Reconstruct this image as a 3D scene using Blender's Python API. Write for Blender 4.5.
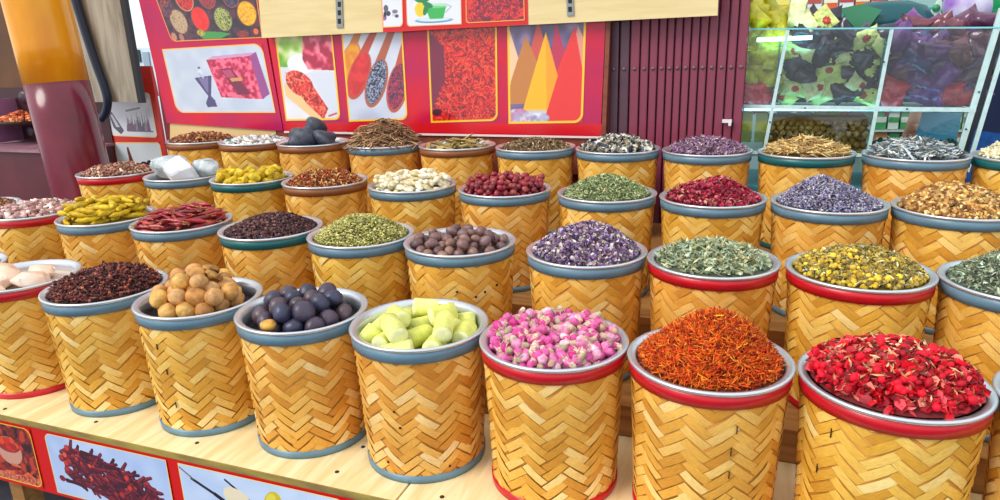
import bpy, math, random
import numpy as np
from mathutils import Matrix, Vector

for o in list(bpy.data.objects): bpy.data.objects.remove(o)
scn = bpy.context.scene
col = scn.collection
rng = np.random.default_rng(7)
random.seed(7)

# ------------------------------------------------------------------ camera
CR = np.array([0.93825833, 0.34487918, -0.02701215])
CU = np.array([-0.07052029, 0.26712837, 0.96107717])
CF = np.array([-0.33867121, 0.89983376, -0.2749564])
FPX = 685.54
CAM = np.array([0.0, 0.0, 1.504])
cd = bpy.data.cameras.new('camera'); cam = bpy.data.objects.new('camera', cd); col.objects.link(cam)
cd.sensor_width = 36; cd.lens = FPX * 36 / 1000; cd.clip_start = .05; cd.clip_end = 200
M = Matrix(((CR[0], CU[0], -CF[0], CAM[0]), (CR[1], CU[1], -CF[1], CAM[1]), (CR[2], CU[2], -CF[2], CAM[2]), (0, 0, 0, 1)))
cam.matrix_world = M
scn.camera = cam

# ------------------------------------------------------------------ light
wd = bpy.data.worlds.new('sky'); scn.world = wd; wd.use_nodes = True
bg = wd.node_tree.nodes['Background']; bg.inputs[0].default_value = (.93, .965, 1, 1); bg.inputs[1].default_value = 1.05
sd = bpy.data.lights.new('sun', 'SUN'); sd.energy = 1.9; sd.angle = math.radians(28); sd.color = (1, .96, .88)
so = bpy.data.objects.new('sun', sd); col.objects.link(so)
so.rotation_euler = Vector((.55, .62, -.75)).to_track_quat('-Z', 'Y').to_euler()
vs = scn.view_settings
vs.view_transform = 'Standard'; vs.look = 'None'; vs.gamma = 1; vs.use_curve_mapping = False; vs.exposure = 0.22

# ------------------------------------------------------------------ helpers
def ray(px, py): return CF + CR * (px - 500) / FPX + CU * (250 - py) / FPX
def W(px, py, Y):                       # pixel -> point on the upright plane y = Y
    d = ray(px, py); return CAM + d * Y / d[1]
def lin(c):
    c = np.asarray(c, float) / 255.0
    return np.where(c <= .04045, c / 12.92, ((c + .055) / 1.055) ** 2.4)
def l4(c): return tuple(float(v) for v in lin(c)) + (1.0,)

def link(o, parent=None):
    col.objects.link(o)
    if parent is not None: o.parent = parent
    return o
def tag(o, label=None, cat=None, group=None, kind=None):
    if label: o['label'] = label
    if cat: o['category'] = cat
    if group: o['group'] = group
    if kind: o['kind'] = kind
    return o
def empty(name, loc, label=None, cat=None, group=None, kind=None):
    o = bpy.data.objects.new(name, None); o.location = tuple(float(v) for v in loc); o.empty_display_size = .05
    link(o); return tag(o, label, cat, group, kind)
def me_obj(name, me, parent=None, loc=None):
    o = bpy.data.objects.new(name, me); link(o, parent)
    if loc is not None: o.location = tuple(float(v) for v in loc)
    return o
def mesh(name, V, Fs, mat, smooth=False, colr=None, uv=None):
    """V (n,3), Fs list of faces or (m,k) array"""
    me = bpy.data.meshes.new(name)
    V = np.asarray(V, np.float32)
    if isinstance(Fs, np.ndarray):
        m, k = Fs.shape
        me.vertices.add(len(V)); me.vertices.foreach_set('co', V.ravel())
        me.loops.add(m * k); me.loops.foreach_set('vertex_index', Fs.astype(np.int32).ravel())
        me.polygons.add(m); me.polygons.foreach_set('loop_start', np.arange(0, m * k, k, dtype=np.int32))
        me.update(calc_edges=True)
    else:
        me.from_pydata([tuple(map(float, v)) for v in V], [], [tuple(f) for f in Fs])
    if mat is not None:
        for mm in (mat if isinstance(mat, (list, tuple)) else [mat]): me.materials.append(mm)
    if colr is not None:
        a = me.color_attributes.new('Col', 'FLOAT_COLOR', 'POINT')
        c = np.ones((len(V), 4), np.float32); c[:, :3] = colr
        a.data.foreach_set('color', c.ravel())
    if uv is not None:
        u = me.uv_layers.new(name='UVMap')
        li = np.empty(len(me.loops), np.int32); me.loops.foreach_get('vertex_index', li)
        u.data.foreach_set('uv', np.asarray(uv, np.float32)[li].ravel())
    if smooth: me.polygons.foreach_set('use_smooth', np.ones(len(me.polygons), bool))
    me.update()
    return me

class MB:
    """collects simple shapes for one mesh"""
    def __init__(s): s.v = []; s.f = []
    def add(s, V, Fs):
        n = len(s.v); s.v += [tuple(map(float, p)) for p in V]; s.f += [tuple(i + n for i in f) for f in Fs]; return s
    def hexa(s, P):    # 8 points: 4 front (ccw), 4 back
        return s.add(P, [(0, 1, 2, 3), (7, 6, 5, 4), (0, 4, 5, 1), (1, 5, 6, 2), (2, 6, 7, 3), (3, 7, 4, 0)])
    def box(s, c, d, rz=0, R=None):
        h = np.array(d) / 2
        P = np.array([[-1, -1, -1], [1, -1, -1], [1, -1, 1], [-1, -1, 1], [-1, 1, -1], [1, 1, -1], [1, 1, 1], [-1, 1, 1]]) * h
        if rz: P = P @ np.array([[math.cos(rz), math.sin(rz), 0], [-math.sin(rz), math.cos(rz), 0], [0, 0, 1]])
        if R is not None: P = P @ R.T
        return s.hexa(P + np.array(c))
    def slab(s, C4, t):  # 4 front corners (ccw seen from the camera side), thickness along +y
        C4 = [np.array(c) for c in C4]; return s.hexa(C4 + [c + np.array([0, t, 0]) for c in C4])
    def tube(s, pts, r, n=8, cap=True, ref=(0, 0, 1.0)):
        pts = [np.array(p, float) for p in pts]; m = len(pts)
        rr = r if hasattr(r, '__len__') else [r] * m
        V = []; Fs = []
        ref = np.array(ref, float)
        for i in range(m):
            t = pts[min(i + 1, m - 1)] - pts[max(i - 1, 0)]; t = t / (np.linalg.norm(t) + 1e-9)
            a = np.cross(t, ref)
            if np.linalg.norm(a) < .1: a = np.cross(t, np.array([1.0, 0, 0]))
            a /= np.linalg.norm(a); b = np.cross(t, a)
            for k in range(n):
                w = 2 * math.pi * k / n; V.append(pts[i] + rr[i] * (math.cos(w) * a + math.sin(w) * b))
        for i in range(m - 1):
            for k in range(n): Fs.append((i * n + k, i * n + (k + 1) % n, (i + 1) * n + (k + 1) % n, (i + 1) * n + k))
        if cap: Fs += [tuple(range(n))[::-1], tuple((m - 1) * n + k for k in range(n))]
        return s.add(V, Fs)
    def lathe(s, prof, n=48, c=(0, 0, 0), close=False):
        V = []; Fs = []; m = len(prof)
        for (r, z) in prof:
            for k in range(n):
                w = 2 * math.pi * k / n; V.append((c[0] + r * math.cos(w), c[1] + r * math.sin(w), c[2] + z))
        for i in range(m if close else m - 1):
            j = (i + 1) % m
            for k in range(n): Fs.append((i * n + k, i * n + (k + 1) % n, j * n + (k + 1) % n, j * n + k))
        return s.add(V, Fs)
    def mesh(s, name, mat, smooth=False): return mesh(name, s.v, s.f, mat, smooth)
    def obj(s, name, mat, parent=None, smooth=False, loc=None): return me_obj(name, s.mesh(name, mat, smooth), parent, loc)

# ------------------------------------------------------------------ materials
_m = {}
def nodes(name):
    m = bpy.data.materials.new(name); m.use_nodes = True
    return m, m.node_tree, m.node_tree.nodes['Principled BSDF']
def mat(name, c, rough=.5, metal=0, var=0, scale=20, bump=0, bscale=60, spec=.5, stretch=None, c2=None):
    if name in _m: return _m[name]
    m, nt, b = nodes(name); _m[name] = m
    b.inputs['Roughness'].default_value = rough; b.inputs['Metallic'].default_value = metal
    b.inputs['Specular IOR Level'].default_value = spec
    b.inputs['Base Color'].default_value = l4(c)
    tc = nt.nodes.new('ShaderNodeTexCoord')
    src = tc.outputs['Object']
    if stretch:
        mp = nt.nodes.new('ShaderNodeMapping'); mp.inputs['Scale'].default_value = stretch; nt.links.new(src, mp.inputs[0]); src = mp.outputs[0]
    if var or c2 is not None:
        n = nt.nodes.new('ShaderNodeTexNoise'); n.inputs['Scale'].default_value = scale; n.inputs['Detail'].default_value = 5
        nt.links.new(src, n.inputs['Vector'])
        cr = nt.nodes.new('ShaderNodeValToRGB')
        a = np.array(c, float); 
        lo = np.clip(a * (1 - var), 0, 255) if c2 is None else np.array(c2, float); hi = np.clip(a * (1 + var), 0, 255) if c2 is None else a
        cr.color_ramp.elements[0].color = l4(lo); cr.color_ramp.elements[1].color = l4(hi)
        cr.color_ramp.elements[0].position = .32; cr.color_ramp.elements[1].position = .68
        nt.links.new(n.outputs[0], cr.inputs[0]); nt.links.new(cr.outputs[0], b.inputs['Base Color'])
    if bump:
        n2 = nt.nodes.new('ShaderNodeTexNoise'); n2.inputs['Scale'].default_value = bscale; n2.inputs['Detail'].default_value = 4
        nt.links.new(src, n2.inputs['Vector'])
        bp = nt.nodes.new('ShaderNodeBump'); bp.inputs['Strength'].default_value = bump; bp.inputs['Distance'].default_value = .004
        nt.links.new(n2.outputs[0], bp.inputs['Height']); nt.links.new(bp.outputs[0], b.inputs['Normal'])
    return m
def mat_attr(name, rough=.6, spec=.3, coat=0):
    if name in _m: return _m[name]
    m, nt, b = nodes(name); _m[name] = m
    a = nt.nodes.new('ShaderNodeVertexColor'); a.layer_name = 'Col'
    nt.links.new(a.outputs[0], b.inputs['Base Color'])
    b.inputs['Roughness'].default_value = rough; b.inputs['Specular IOR Level'].default_value = spec
    b.inputs['Coat Weight'].default_value = coat; b.inputs['Coat Roughness'].default_value = .08
    return m
def mat_objvar(name, cols, rough=.5, scale=30, bump=.3, bscale=80, spec=.4):
    """colour picked per object (Object Info random) with mottling"""
    if name in _m: return _m[name]
    m, nt, b = nodes(name); _m[name] = m
    oi = nt.nodes.new('ShaderNodeObjectInfo'); cr = nt.nodes.new('ShaderNodeValToRGB')
    while len(cr.color_ramp.elements) < len(cols): cr.color_ramp.elements.new(.5)
    for i, c in enumerate(cols):
        cr.color_ramp.elements[i].position = i / max(1, len(cols) - 1); cr.color_ramp.elements[i].color = l4(c)
    nt.links.new(oi.outputs['Random'], cr.inputs[0])
    tc = nt.nodes.new('ShaderNodeTexCoord')
    n = nt.nodes.new('ShaderNodeTexNoise'); n.inputs['Scale'].default_value = scale; n.inputs['Detail'].default_value = 4
    nt.links.new(tc.outputs['Object'], n.inputs['Vector'])
    hs = nt.nodes.new('ShaderNodeHueSaturation'); mr = nt.nodes.new('ShaderNodeMapRange')
    mr.inputs[1].default_value = .3; mr.inputs[2].default_value = .7; mr.inputs[3].default_value = .6; mr.inputs[4].default_value = 1.35
    nt.links.new(n.outputs[0], mr.inputs[0]); nt.links.new(mr.outputs[0], hs.inputs['Value']); nt.links.new(cr.outputs[0], hs.inputs['Color'])
    nt.links.new(hs.outputs[0], b.inputs['Base Color'])
    b.inputs['Roughness'].default_value = rough; b.inputs['Specular IOR Level'].default_value = spec
    if bump:
        n2 = nt.nodes.new('ShaderNodeTexNoise'); n2.inputs['Scale'].default_value = bscale
        nt.links.new(tc.outputs['Object'], n2.inputs['Vector'])
        bp = nt.nodes.new('ShaderNodeBump'); bp.inputs['Strength'].default_value = bump; bp.inputs['Distance'].default_value = .003
        nt.links.new(n2.outputs[0], bp.inputs['Height']); nt.links.new(bp.outputs[0], b.inputs['Normal'])
    return m
def mat_weave():
    m, nt, b = nodes('bamboo'); N = nt.nodes.new; L = nt.links.new
    g = N('ShaderNodeNewGeometry'); oi = N('ShaderNodeObjectInfo')
    cr = N('ShaderNodeValToRGB'); e = cr.color_ramp.elements
    for _ in range(3): e.new(.5)
    for i, (p, c) in enumerate(((0, (208, 142, 48)), (.25, (226, 164, 62)), (.55, (238, 182, 80)), (.85, (245, 200, 108)), (1, (250, 220, 150)))):
        e[i].position = p; e[i].color = l4(c)
    L(g.outputs['Random Per Island'], cr.inputs[0])
    uv = N('ShaderNodeUVMap'); uv.uv_map = 'UVMap'
    mp = N('ShaderNodeMapping'); mp.inputs['Scale'].default_value = (.6, 7, 1); L(uv.outputs[0], mp.inputs[0])
    n = N('ShaderNodeTexNoise'); n.inputs['Scale'].default_value = 2.2; n.inputs['Detail'].default_value = 3; L(mp.outputs[0], n.inputs['Vector'])
    mr = N('ShaderNodeMapRange'); mr.inputs[1].default_value = .3; mr.inputs[2].default_value = .7; mr.inputs[3].default_value = .78; mr.inputs[4].default_value = 1.15
    L(n.outputs[0], mr.inputs[0])
    tc = N('ShaderNodeTexCoord'); n2 = N('ShaderNodeTexNoise'); n2.inputs['Scale'].default_value = 7; L(tc.outputs['Object'], n2.inputs['Vector'])
    mr2 = N('ShaderNodeMapRange'); mr2.inputs[1].default_value = .3; mr2.inputs[2].default_value = .7; mr2.inputs[3].default_value = .86; mr2.inputs[4].default_value = 1.1
    L(n2.outputs[0], mr2.inputs[0])
    mu = N('ShaderNodeMath'); mu.operation = 'MULTIPLY'; L(mr.outputs[0], mu.inputs[0]); L(mr2.outputs[0], mu.inputs[1])
    mr3 = N('ShaderNodeMapRange'); mr3.inputs[3].default_value = .492; mr3.inputs[4].default_value = .511; L(oi.outputs['Random'], mr3.inputs[0])
    hs = N('ShaderNodeHueSaturation'); hs.inputs['Saturation'].default_value = 1.0
    L(mr3.outputs[0], hs.inputs['Hue']); L(mu.outputs[0], hs.inputs['Value']); L(cr.outputs[0], hs.inputs['Color'])
    L(hs.outputs[0], b.inputs['Base Color'])
    b.inputs['Roughness'].default_value = .42; b.inputs['Specular IOR Level'].default_value = .35
    bp = N('ShaderNodeBump'); bp.inputs['Strength'].default_value = .25; bp.inputs['Distance'].default_value = .002
    L(n.outputs[0], bp.inputs['Height']); L(bp.outputs[0], b.inputs['Normal'])
    return m
def mat_glass(name, tint=(205, 240, 240), gloss=.12):
    m = bpy.data.materials.new(name); m.use_nodes = True; nt = m.node_tree; nt.nodes.clear()
    o = nt.nodes.new('ShaderNodeOutputMaterial'); t = nt.nodes.new('ShaderNodeBsdfTransparent'); g = nt.nodes.new('ShaderNodeBsdfGlossy')
    t.inputs[0].default_value = l4(tint); g.inputs['Roughness'].default_value = .03
    fr = nt.nodes.new('ShaderNodeFresnel'); fr.inputs[0].default_value = 1.5
    mx = nt.nodes.new('ShaderNodeMixShader'); nt.links.new(fr.outputs[0], mx.inputs[0])
    nt.links.new(t.outputs[0], mx.inputs[1]); nt.links.new(g.outputs[0], mx.inputs[2]); nt.links.new(mx.outputs[0], o.inputs[0])
    return m
def mat_wood(name, c1, c2, axis=(1, 14, 14), rough=.45):
    m, nt, b = nodes(name); N = nt.nodes.new; L = nt.links.new
    tc = N('ShaderNodeTexCoord'); mp = N('ShaderNodeMapping'); mp.inputs['Scale'].default_value = axis; L(tc.outputs['Object'], mp.inputs[0])
    n = N('ShaderNodeTexNoise'); n.inputs['Scale'].default_value = 3; n.inputs['Detail'].default_value = 6; n.inputs['Distortion'].default_value = .6; L(mp.outputs[0], n.inputs['Vector'])
    cr = N('ShaderNodeValToRGB'); cr.color_ramp.elements[0].color = l4(c1); cr.color_ramp.elements[1].color = l4(c2)
    cr.color_ramp.elements[0].position = .36; cr.color_ramp.elements[1].position = .62
    L(n.outputs[0], cr.inputs[0]); L(cr.outputs[0], b.inputs['Base Color']); b.inputs['Roughness'].default_value = rough
    return m

BAMBOO = mat_weave()
BODY = mat('bamboo_shell', (196, 132, 44), .6)
STEEL = mat('steel', (214, 220, 228), .28, .75)
BANDS = {'slate': mat('slate_paint', (98, 132, 152), .35, var=.08, scale=12), 'red': mat('red_paint', (196, 14, 34), .3, var=.06, scale=12),
         'green': mat('green_paint', (12, 98, 102), .35, var=.08, scale=12), 'brown': mat('brown_paint', (140, 84, 48), .4, var=.1, scale=12)}
PLY = mat_wood('pale_plywood', (232, 206, 148), (250, 232, 186), (10, 1.2, 10))
PLYEDGE = mat('plywood_edge', (164, 146, 66), .7, c2=(120, 96, 62), scale=9, stretch=(1, 4, 4))
DARK = mat('dark_metal', (40, 36, 36), .5)
ATTR = mat_attr('spice'); PRINT = mat_attr('gloss_print', .22, .5, .6)

# ------------------------------------------------------------------ ground and shell
g = MB().box((0, 3, -.05), (24, 16, .1)).obj('floor', mat('paving', (70, 72, 84), .7, var=.15, scale=6)); tag(g, 'dark grey market paving under the stall', kind='structure')

# ------------------------------------------------------------------ spice stall: stepped stand
LV = {'F': .5, 'T': .591, 'S': .663, 'B': .754}
RY = {'F': 1.43, 'T': 1.872, 'S': 2.363, 'B': 2.843}
stand = empty('display_stand', (-1.2, 2.1, 0), 'pale plywood stepped display stand carrying the rows of spice baskets', 'stand')
def child(o, parent):  # keep world coordinates while parenting to an un-rotated empty
    o.parent = parent; o.location = Vector(o.location) - parent.location; return o
WOODSTEP = mat_wood('brown_step_wood', (150, 104, 56), (186, 138, 80), (1.5, 12, 12))
XJ = -.735
for (x0, x1) in ((-3.9, XJ - .003), (XJ + .003, 1.6)):
    b_ = child(MB().box(((x0 + x1) / 2, 1.43, .491), (x1 - x0, .443, .018)).obj('shelf_board', PLY), stand)
    child(MB().box(((x0 + x1) / 2, 1.2065, .491), (x1 - x0 - .002, .004, .0178)).obj('board_edge', PLYEDGE), stand)
for k, y0, y1 in (('T', 1.652, 2.12), ('S', 2.12, 2.6), ('B', 2.6, 3.05)):
    child(MB().box((-1.15, (y0 + y1) / 2, LV[k] - .011), (5.5, y1 - y0 - .002, .022)).obj('shelf_board', WOODSTEP), stand)
    child(MB().box((-1.15, y0 + .012, LV[k] - .066), (5.46, .02, .088)).obj('riser_board', WOODSTEP), stand)
for x in (-3.8, -2.2, -.7, .4, 1.5):
    for y in (1.3, 1.62, 2.9): child(MB().box((x, y, .24), (.06, .06, .48)).obj('leg', WOODSTEP), stand)
for (px, py) in ((96, 422), (197, 443), (337, 472), (363, 447), (442, 497), (5, 409)):
    d = ray(px, py); q = CAM + d * (.5 - CAM[2]) / d[2]
    if q[1] < 1.215: continue
    child(MB().lathe([(.0001, .0015), (.0052, .0015), (.006, 0)], 12, (0, 0, 0)).obj('screw_head', DARK, None, False, (q[0], q[1], .5001)), stand)

# ------------------------------------------------------------------ basket meshes
RT, RB, HB = .1645, .1485, .36
def rad(z): return RB + (RT - RB) * z / HB
def weave_mesh(seed):
    r = np.random.default_rng(seed); V = []; Fs = []; UV = []
    SZ = .0132; TH = 2 * math.pi / 60
    ts = (0, .3, .7, 1); ws = (.05, .5, .95)
    for k in range(10):
        for zs in range(-4, 34):
            if zs % 2 == 0: c0 = (6 * k, zs); dl = (3, 3); dw = (-1, 1)
            else: c0 = (6 * k + 5, zs); dl = (-3, 3); dw = (1, 1)
            z0 = c0[1] * SZ
            if z0 > HB - .02 or z0 + 4 * SZ < .014: continue
            n = len(V); ph = r.random() * 50; lift = r.random() * .0012; jx, jz, jl = r.normal(0, .10), r.normal(0, .10), r.normal(0, .12)
            for t in ts:
                for w in ws:
                    a = (c0[0] + jx + dl[0] * t * (1 + jl * .3) + dw[0] * w) * TH; z = (c0[1] + jz + dl[1] * t + dw[1] * w) * SZ
                    z = min(max(z, .012), HB - .018)
                    rr = rad(z) + .0006 + (.0022 + lift) * (math.sin(math.pi * t) ** .6) * (1 - .3 * (2 * w - 1) ** 2)
                    V.append((rr * math.cos(a), rr * math.sin(a), z)); UV.append((t * 3 + ph, w + ph))
            for i in range(3):
                for j in range(2):
                    Fs.append((n + i * 3 + j, n + i * 3 + j + 1, n + i * 3 + j + 4, n + i * 3 + j + 3) if zs % 2 else (n + i * 3 + j, n + (i + 1) * 3 + j, n + (i + 1) * 3 + j + 1, n + i * 3 + j + 1))
    return mesh('weave', V, np.array(Fs), BAMBOO, True, None, UV)
WEAVES = [weave_mesh(s) for s in (1, 2, 3)]
BODYME = MB().lathe([(RB - .006, .004), (RB, .004), (RT, HB - .006), (RT - .006, HB - .006)], 48).mesh('basket_body', BODY, True)
def band(z0, z1, m, th=.0052): return MB().lathe([(rad(z0) - .001, z0), (rad(z0) + th, z0), (rad(z1) + th, z1), (rad(z1) - .001, z1)], 56).mesh('band', m, True)
TOPB = {k: band(HB - .034, HB - .003, m, .0065) for k, m in BANDS.items()}
BOTB = {k: band(0, .020, m) for k, m in BANDS.items()}
RO = .1735
RIMME = MB().lathe([(RT + .004, HB - .006), (RO - .001, HB - .005), (RO + .0008, HB), (RO - .001, HB + .0035), (RO - .006, HB + .003), (.159, HB), (.155, HB - .002), (.1535, HB - .012), (.151, HB - .05), (.1495, HB - .05), (.152, HB - .012), (.1545, HB - .006)], 72).mesh('rim', STEEL, True)
RI = .1515

# heap height profiles ---------------------------------------------------------
def make_dome(h, p, edge=-.010, seed=0, bump=.006, off=(0, 0)):
    r = np.random.default_rng(seed); ph = r.random((5, 3)) * 6.28; fr = r.uniform(15, 45, (5, 2))
    def f(x, y):
        q = np.clip(np.hypot(x - off[0] * (1 - np.hypot(x, y) / RI), y - off[1] * (1 - np.hypot(x, y) / RI)) / RI, 0, 1)
        z = HB + edge + h * (1 - (q ** p))
        w = (1 - q ** 4)
        for k in range(5): z = z + bump * .4 * w * np.sin(fr[k, 0] * x + ph[k, 0]) * np.cos(fr[k, 1] * y + ph[k, 1])
        return z
    return f
def tray_mesh(f, m):
    nr, nt = 9, 32; V = [(0, 0, float(f(0, 0)))]; Fs = []
    for i in range(1, nr + 1):
        for k in range(nt):
            r = RI * i / nr; a = 2 * math.pi * k / nt; x, y = r * math.cos(a), r * math.sin(a); V.append((x, y, float(f(x, y))))
    for k in range(nt): Fs.append((0, 1 + k, 1 + (k + 1) % nt))
    for i in range(nr - 1):
        for k in range(nt): Fs.append((1 + i * nt + k, 1 + (i + 1) * nt + k, 1 + (i + 1) * nt + (k + 1) % nt, 1 + i * nt + (k + 1) % nt))
    return mesh('tray', V, Fs, m, True)

def basket(x, y, level, bandc, label, trayf=None, traymat=None, bot=None, rot=None):
    e = empty('spice_basket', (x, y, LV[level] + .0003), label, 'basket', 'woven bamboo spice baskets on the stepped stand')
    me_obj('basket_body', BODYME, e)
    w = me_obj('weave', WEAVES[int(rng.integers(3))], e); w['kind'] = 'stuff'; w.rotation_euler = (0, 0, rng.random() * 6.28 if rot is None else rot)
    me_obj('top_band', TOPB[bandc], e); me_obj('bottom_band', BOTB[bot or bandc], e)
    me_obj('rim', RIMME, e)
    me_obj('tray', tray_mesh(trayf if trayf else (lambda a, b: HB - .05 + 0 * a), traymat or STEEL), e)
    return e

# piece templates --------------------------------------------------------------
def t_grain(): return np.array([[-1, 0, 0], [1, 0, 0], [0, 1, 0], [0, -1, 0], [0, 0, 1], [0, 0, -1]], float) * (.5, .5, .5), np.array([[0, 3, 4], [3, 1, 4], [1, 2, 4], [2, 0, 4], [3, 0, 5], [1, 3, 5], [2, 1, 5], [0, 2, 5]])
def t_needle():
    V = []
    for t, s, b in ((-.5, .6, 0), (0, 1, .12), (.5, .5, 0)):
        for k in range(3): V.append((t, .5 * s * math.cos(2.094 * k), .5 * s * math.sin(2.094 * k) + b * 2))
    V = np.array(V); Fs = []
    for i in range(2):
        for k in range(3): a, b_, c, d = i * 3 + k, i * 3 + (k + 1) % 3, i * 3 + 3 + (k + 1) % 3, i * 3 + 3 + k; Fs += [(a, b_, c), (a, c, d)]
    Fs += [(2, 1, 0), (6, 7, 8)]; return V, np.array(Fs)
def t_petal():
    V = np.array([[-.5, 0, 0], [-.15, -.45, .18], [.3, -.4, .3], [.5, 0, .1], [.3, .4, .3], [-.15, .45, .18], [.05, 0, -.05]]) * (1, 1, 1)
    return V, np.array([[6, 0, 1], [6, 1, 2], [6, 2, 3], [6, 3, 4], [6, 4, 5], [6, 5, 0]])
def t_leaf():
    V = np.array([[-.5, 0, 0], [-.1, -.3, .15], [.5, 0, .1], [-.1, .3, .15], [0, 0, -.03]]); return V, np.array([[4, 0, 1], [4, 1, 2], [4, 2, 3], [4, 3, 0]])
def t_chip():
    h = np.array([[-1, -1, -1], [1, -1, -1], [1, 1, -1], [-1, 1, -1], [-.8, -.7, 1], [.9, -.8, 1], [.7, .9, 1], [-.9, .8, 1]]) * .5
    q = [(0, 3, 2, 1), (4, 5, 6, 7), (0, 1, 5, 4), (1, 2, 6, 5), (2, 3, 7, 6), (3, 0, 4, 7)]
    return h, np.array([t for a in q for t in ((a[0], a[1], a[2]), (a[0], a[2], a[3]))])
def t_clove():
    V, Fs = t_needle(); V = V.copy(); V[6:] *= (1, .9, .9)
    G, H = t_grain(); G = G * (.34, 1.9, 1.9) + (.45, 0, 0)
    return np.vstack([V, G]), np.vstack([Fs, H + len(V)])
def t_ball():
    V = []; Fs = []
    for t in (-.5, .5):
        for k in range(5): a = 6.2832 * (k + (t > 0) * .5) / 5; V.append((.45 * math.cos(a), .45 * math.sin(a), t * .5))
    V += [(0, 0, -.5), (0, 0, .5)]
    for k in range(5): k2 = (k + 1) % 5; Fs += [(k, k2, 5 + k), (k2, 5 + k2, 5 + k), (10, k2, k), (11, 5 + k, 5 + k2)]
    return np.array(V), np.array(Fs)

def scatter(P, tmpl, size, cols, tilt=.6, jit=.25, seed=0, weights=None, shade=.18, yaw=None):
    """joined geometry of many small pieces: returns V, F, colours"""
    r = np.random.default_rng(seed); n = len(P); T, Fs = tmpl; k = len(T)
    ya = r.random(n) * 6.283 if yaw is None else yaw; ti = r.normal(0, tilt, n); ro = r.random(n) * 6.283
    cy, sy, ct, st, cr_, sr = np.cos(ya), np.sin(ya), np.cos(ti), np.sin(ti), np.cos(ro), np.sin(ro)
    Z = np.zeros(n); O = np.ones(n)
    Rz = np.stack([np.stack([cy, -sy, Z], 1), np.stack([sy, cy, Z], 1), np.stack([Z, Z, O], 1)], 1)
    Ry = np.stack([np.stack([ct, Z, st], 1), np.stack([Z, O, Z], 1), np.stack([-st, Z, ct], 1)], 1)
    Rx = np.stack([np.stack([O, Z, Z], 1), np.stack([Z, cr_, -sr], 1), np.stack([Z, sr, cr_], 1)], 1)
    R = Rz @ Ry @ Rx
    s = np.array(size)[None] * (1 + jit * r.normal(0, 1, (n, 1)).clip(-1.8, 1.8)) * (1 + .12 * r.normal(0, 1, (n, 3)).clip(-2, 2))
    V = np.einsum('nij,nkj->nki', R, T[None] * s[:, None, :]) + P[:, None, :]
    F2 = (Fs[None] + (np.arange(n) * k)[:, None, None]).reshape(-1, 3)
    C = np.array(cols, float); idx = r.choice(len(C), n, p=None if weights is None else np.array(weights) / sum(weights))
    c = C[idx] * (1 + shade * r.normal(0, 1, (n, 1))); c = lin(np.clip(c, 0, 255))
    return V.reshape(-1, 3), F2, np.repeat(c, k, 0)
def disc(n, R, r, p=.5):
    a = r.random(n) * 6.283; q = R * r.random(n) ** p; return q * np.cos(a), q * np.sin(a)
def stuff_heap(name, loc, f, tmpl, size, n, cols, label, cat, tilt=.6, jit=.25, seed=0, weights=None, thick=.006, R=RI + .001, shade=.16, extra=None, rim_fall=0, p=.5):
    r = np.random.default_rng(seed + 100)
    x, y = disc(n, R - size[0] * .35, r, p); z = f(x, y) + r.random(n) * thick
    V, Fs, c = scatter(np.stack([x, y, z], 1), tmpl, size, cols, tilt, jit, seed, weights, shade)
    for ex in (extra or []):
        tm, sz, m, cl = ex; x, y = disc(m, R - sz[0] * .4, r); z = f(x, y) + thick * .6 + r.random(m) * thick
        V2, F2, c2 = scatter(np.stack([x, y, z], 1), tm, sz, cl, tilt, jit, seed + 5, None, shade)
        Fs = np.vstack([Fs, F2 + len(V)]); V = np.vstack([V, V2]); c = np.vstack([c, c2])
    o = me_obj(name, mesh(name, V, Fs, ATTR, False, c), None, loc)
    return tag(o, label, cat, None, 'stuff')
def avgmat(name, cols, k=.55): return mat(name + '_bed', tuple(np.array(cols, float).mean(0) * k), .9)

BASK = {}
def spice(row, x, bandc, blabel, name, h, p, tmpl, size, n, cols, slabel, cat='spice', seed=1, bot=None, y=None, edge=-.005, bump=.006, off=(0, 0), **kw):
    f = make_dome(h, p, edge, seed, bump, off); yy = RY[row] if y is None else y
    g_ = lambda a, b: f(a, b) - .004
    basket(x, yy, row, bandc, blabel, g_, avgmat(name + str(seed), cols), bot)
    return stuff_heap(name, (x, yy, LV[row]), f, tmpl, size, n, cols, slabel, cat, seed=seed, **kw)

NE, GR, PE, LE, CH, CL, BA = t_needle(), t_grain(), t_petal(), t_leaf(), t_chip(), t_clove(), t_ball()

# ---- front row
spice('F', -1.818, 'slate', 'woven basket with slate rim heaped with dark brown cloves', 'clove_heap', .052, 1.9, CL, (.026, .0046, .0046), 2600,
      [(84, 44, 44), (116, 58, 48), (58, 32, 36), (150, 82, 62), (100, 62, 66), (180, 112, 86)], 'heap of dark reddish brown whole cloves in a slate-rimmed basket on the front board', seed=11, weights=[4, 4, 4, 2, 2, 1], tilt=.5)
spice('F', -.062, 'red', 'woven basket with red band heaped with orange safflower threads', 'safflower_heap', .104, 1.35, NE, (.021, .0028, .0028), 8200,
      [(214, 84, 10), (232, 110, 20), (190, 56, 8), (160, 40, 12), (240, 140, 40), (128, 30, 14)], 'tall mound of orange safflower threads', seed=12, tilt=.6, thick=.008, weights=[5, 4, 4, 2, 2, 1], off=(.02, .02), edge=-.008)
spice('F', .288, 'red', 'woven basket with red band filled with crimson rose petals', 'rose_petal_heap', .050, 2.4, PE, (.021, .017, .014), 2500,
      [(206, 20, 40), (226, 36, 56), (180, 12, 30), (214, 74, 84), (150, 30, 40), (226, 130, 110)], 'bed of dried crimson rose petals with brown and pink shreds', seed=13, tilt=.5, weights=[5, 5, 3, 4, 3, 2], shade=.14, thick=.012, off=(0, .0), edge=.003, R=RI + .006,
      extra=[(LE, (.022, .008, .008), 700, [(120, 60, 44), (214, 150, 100), (90, 40, 40), (232, 190, 150)]), (BA, (.018, .018, .013), 120, [(220, 16, 44), (200, 10, 36)])])
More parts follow.
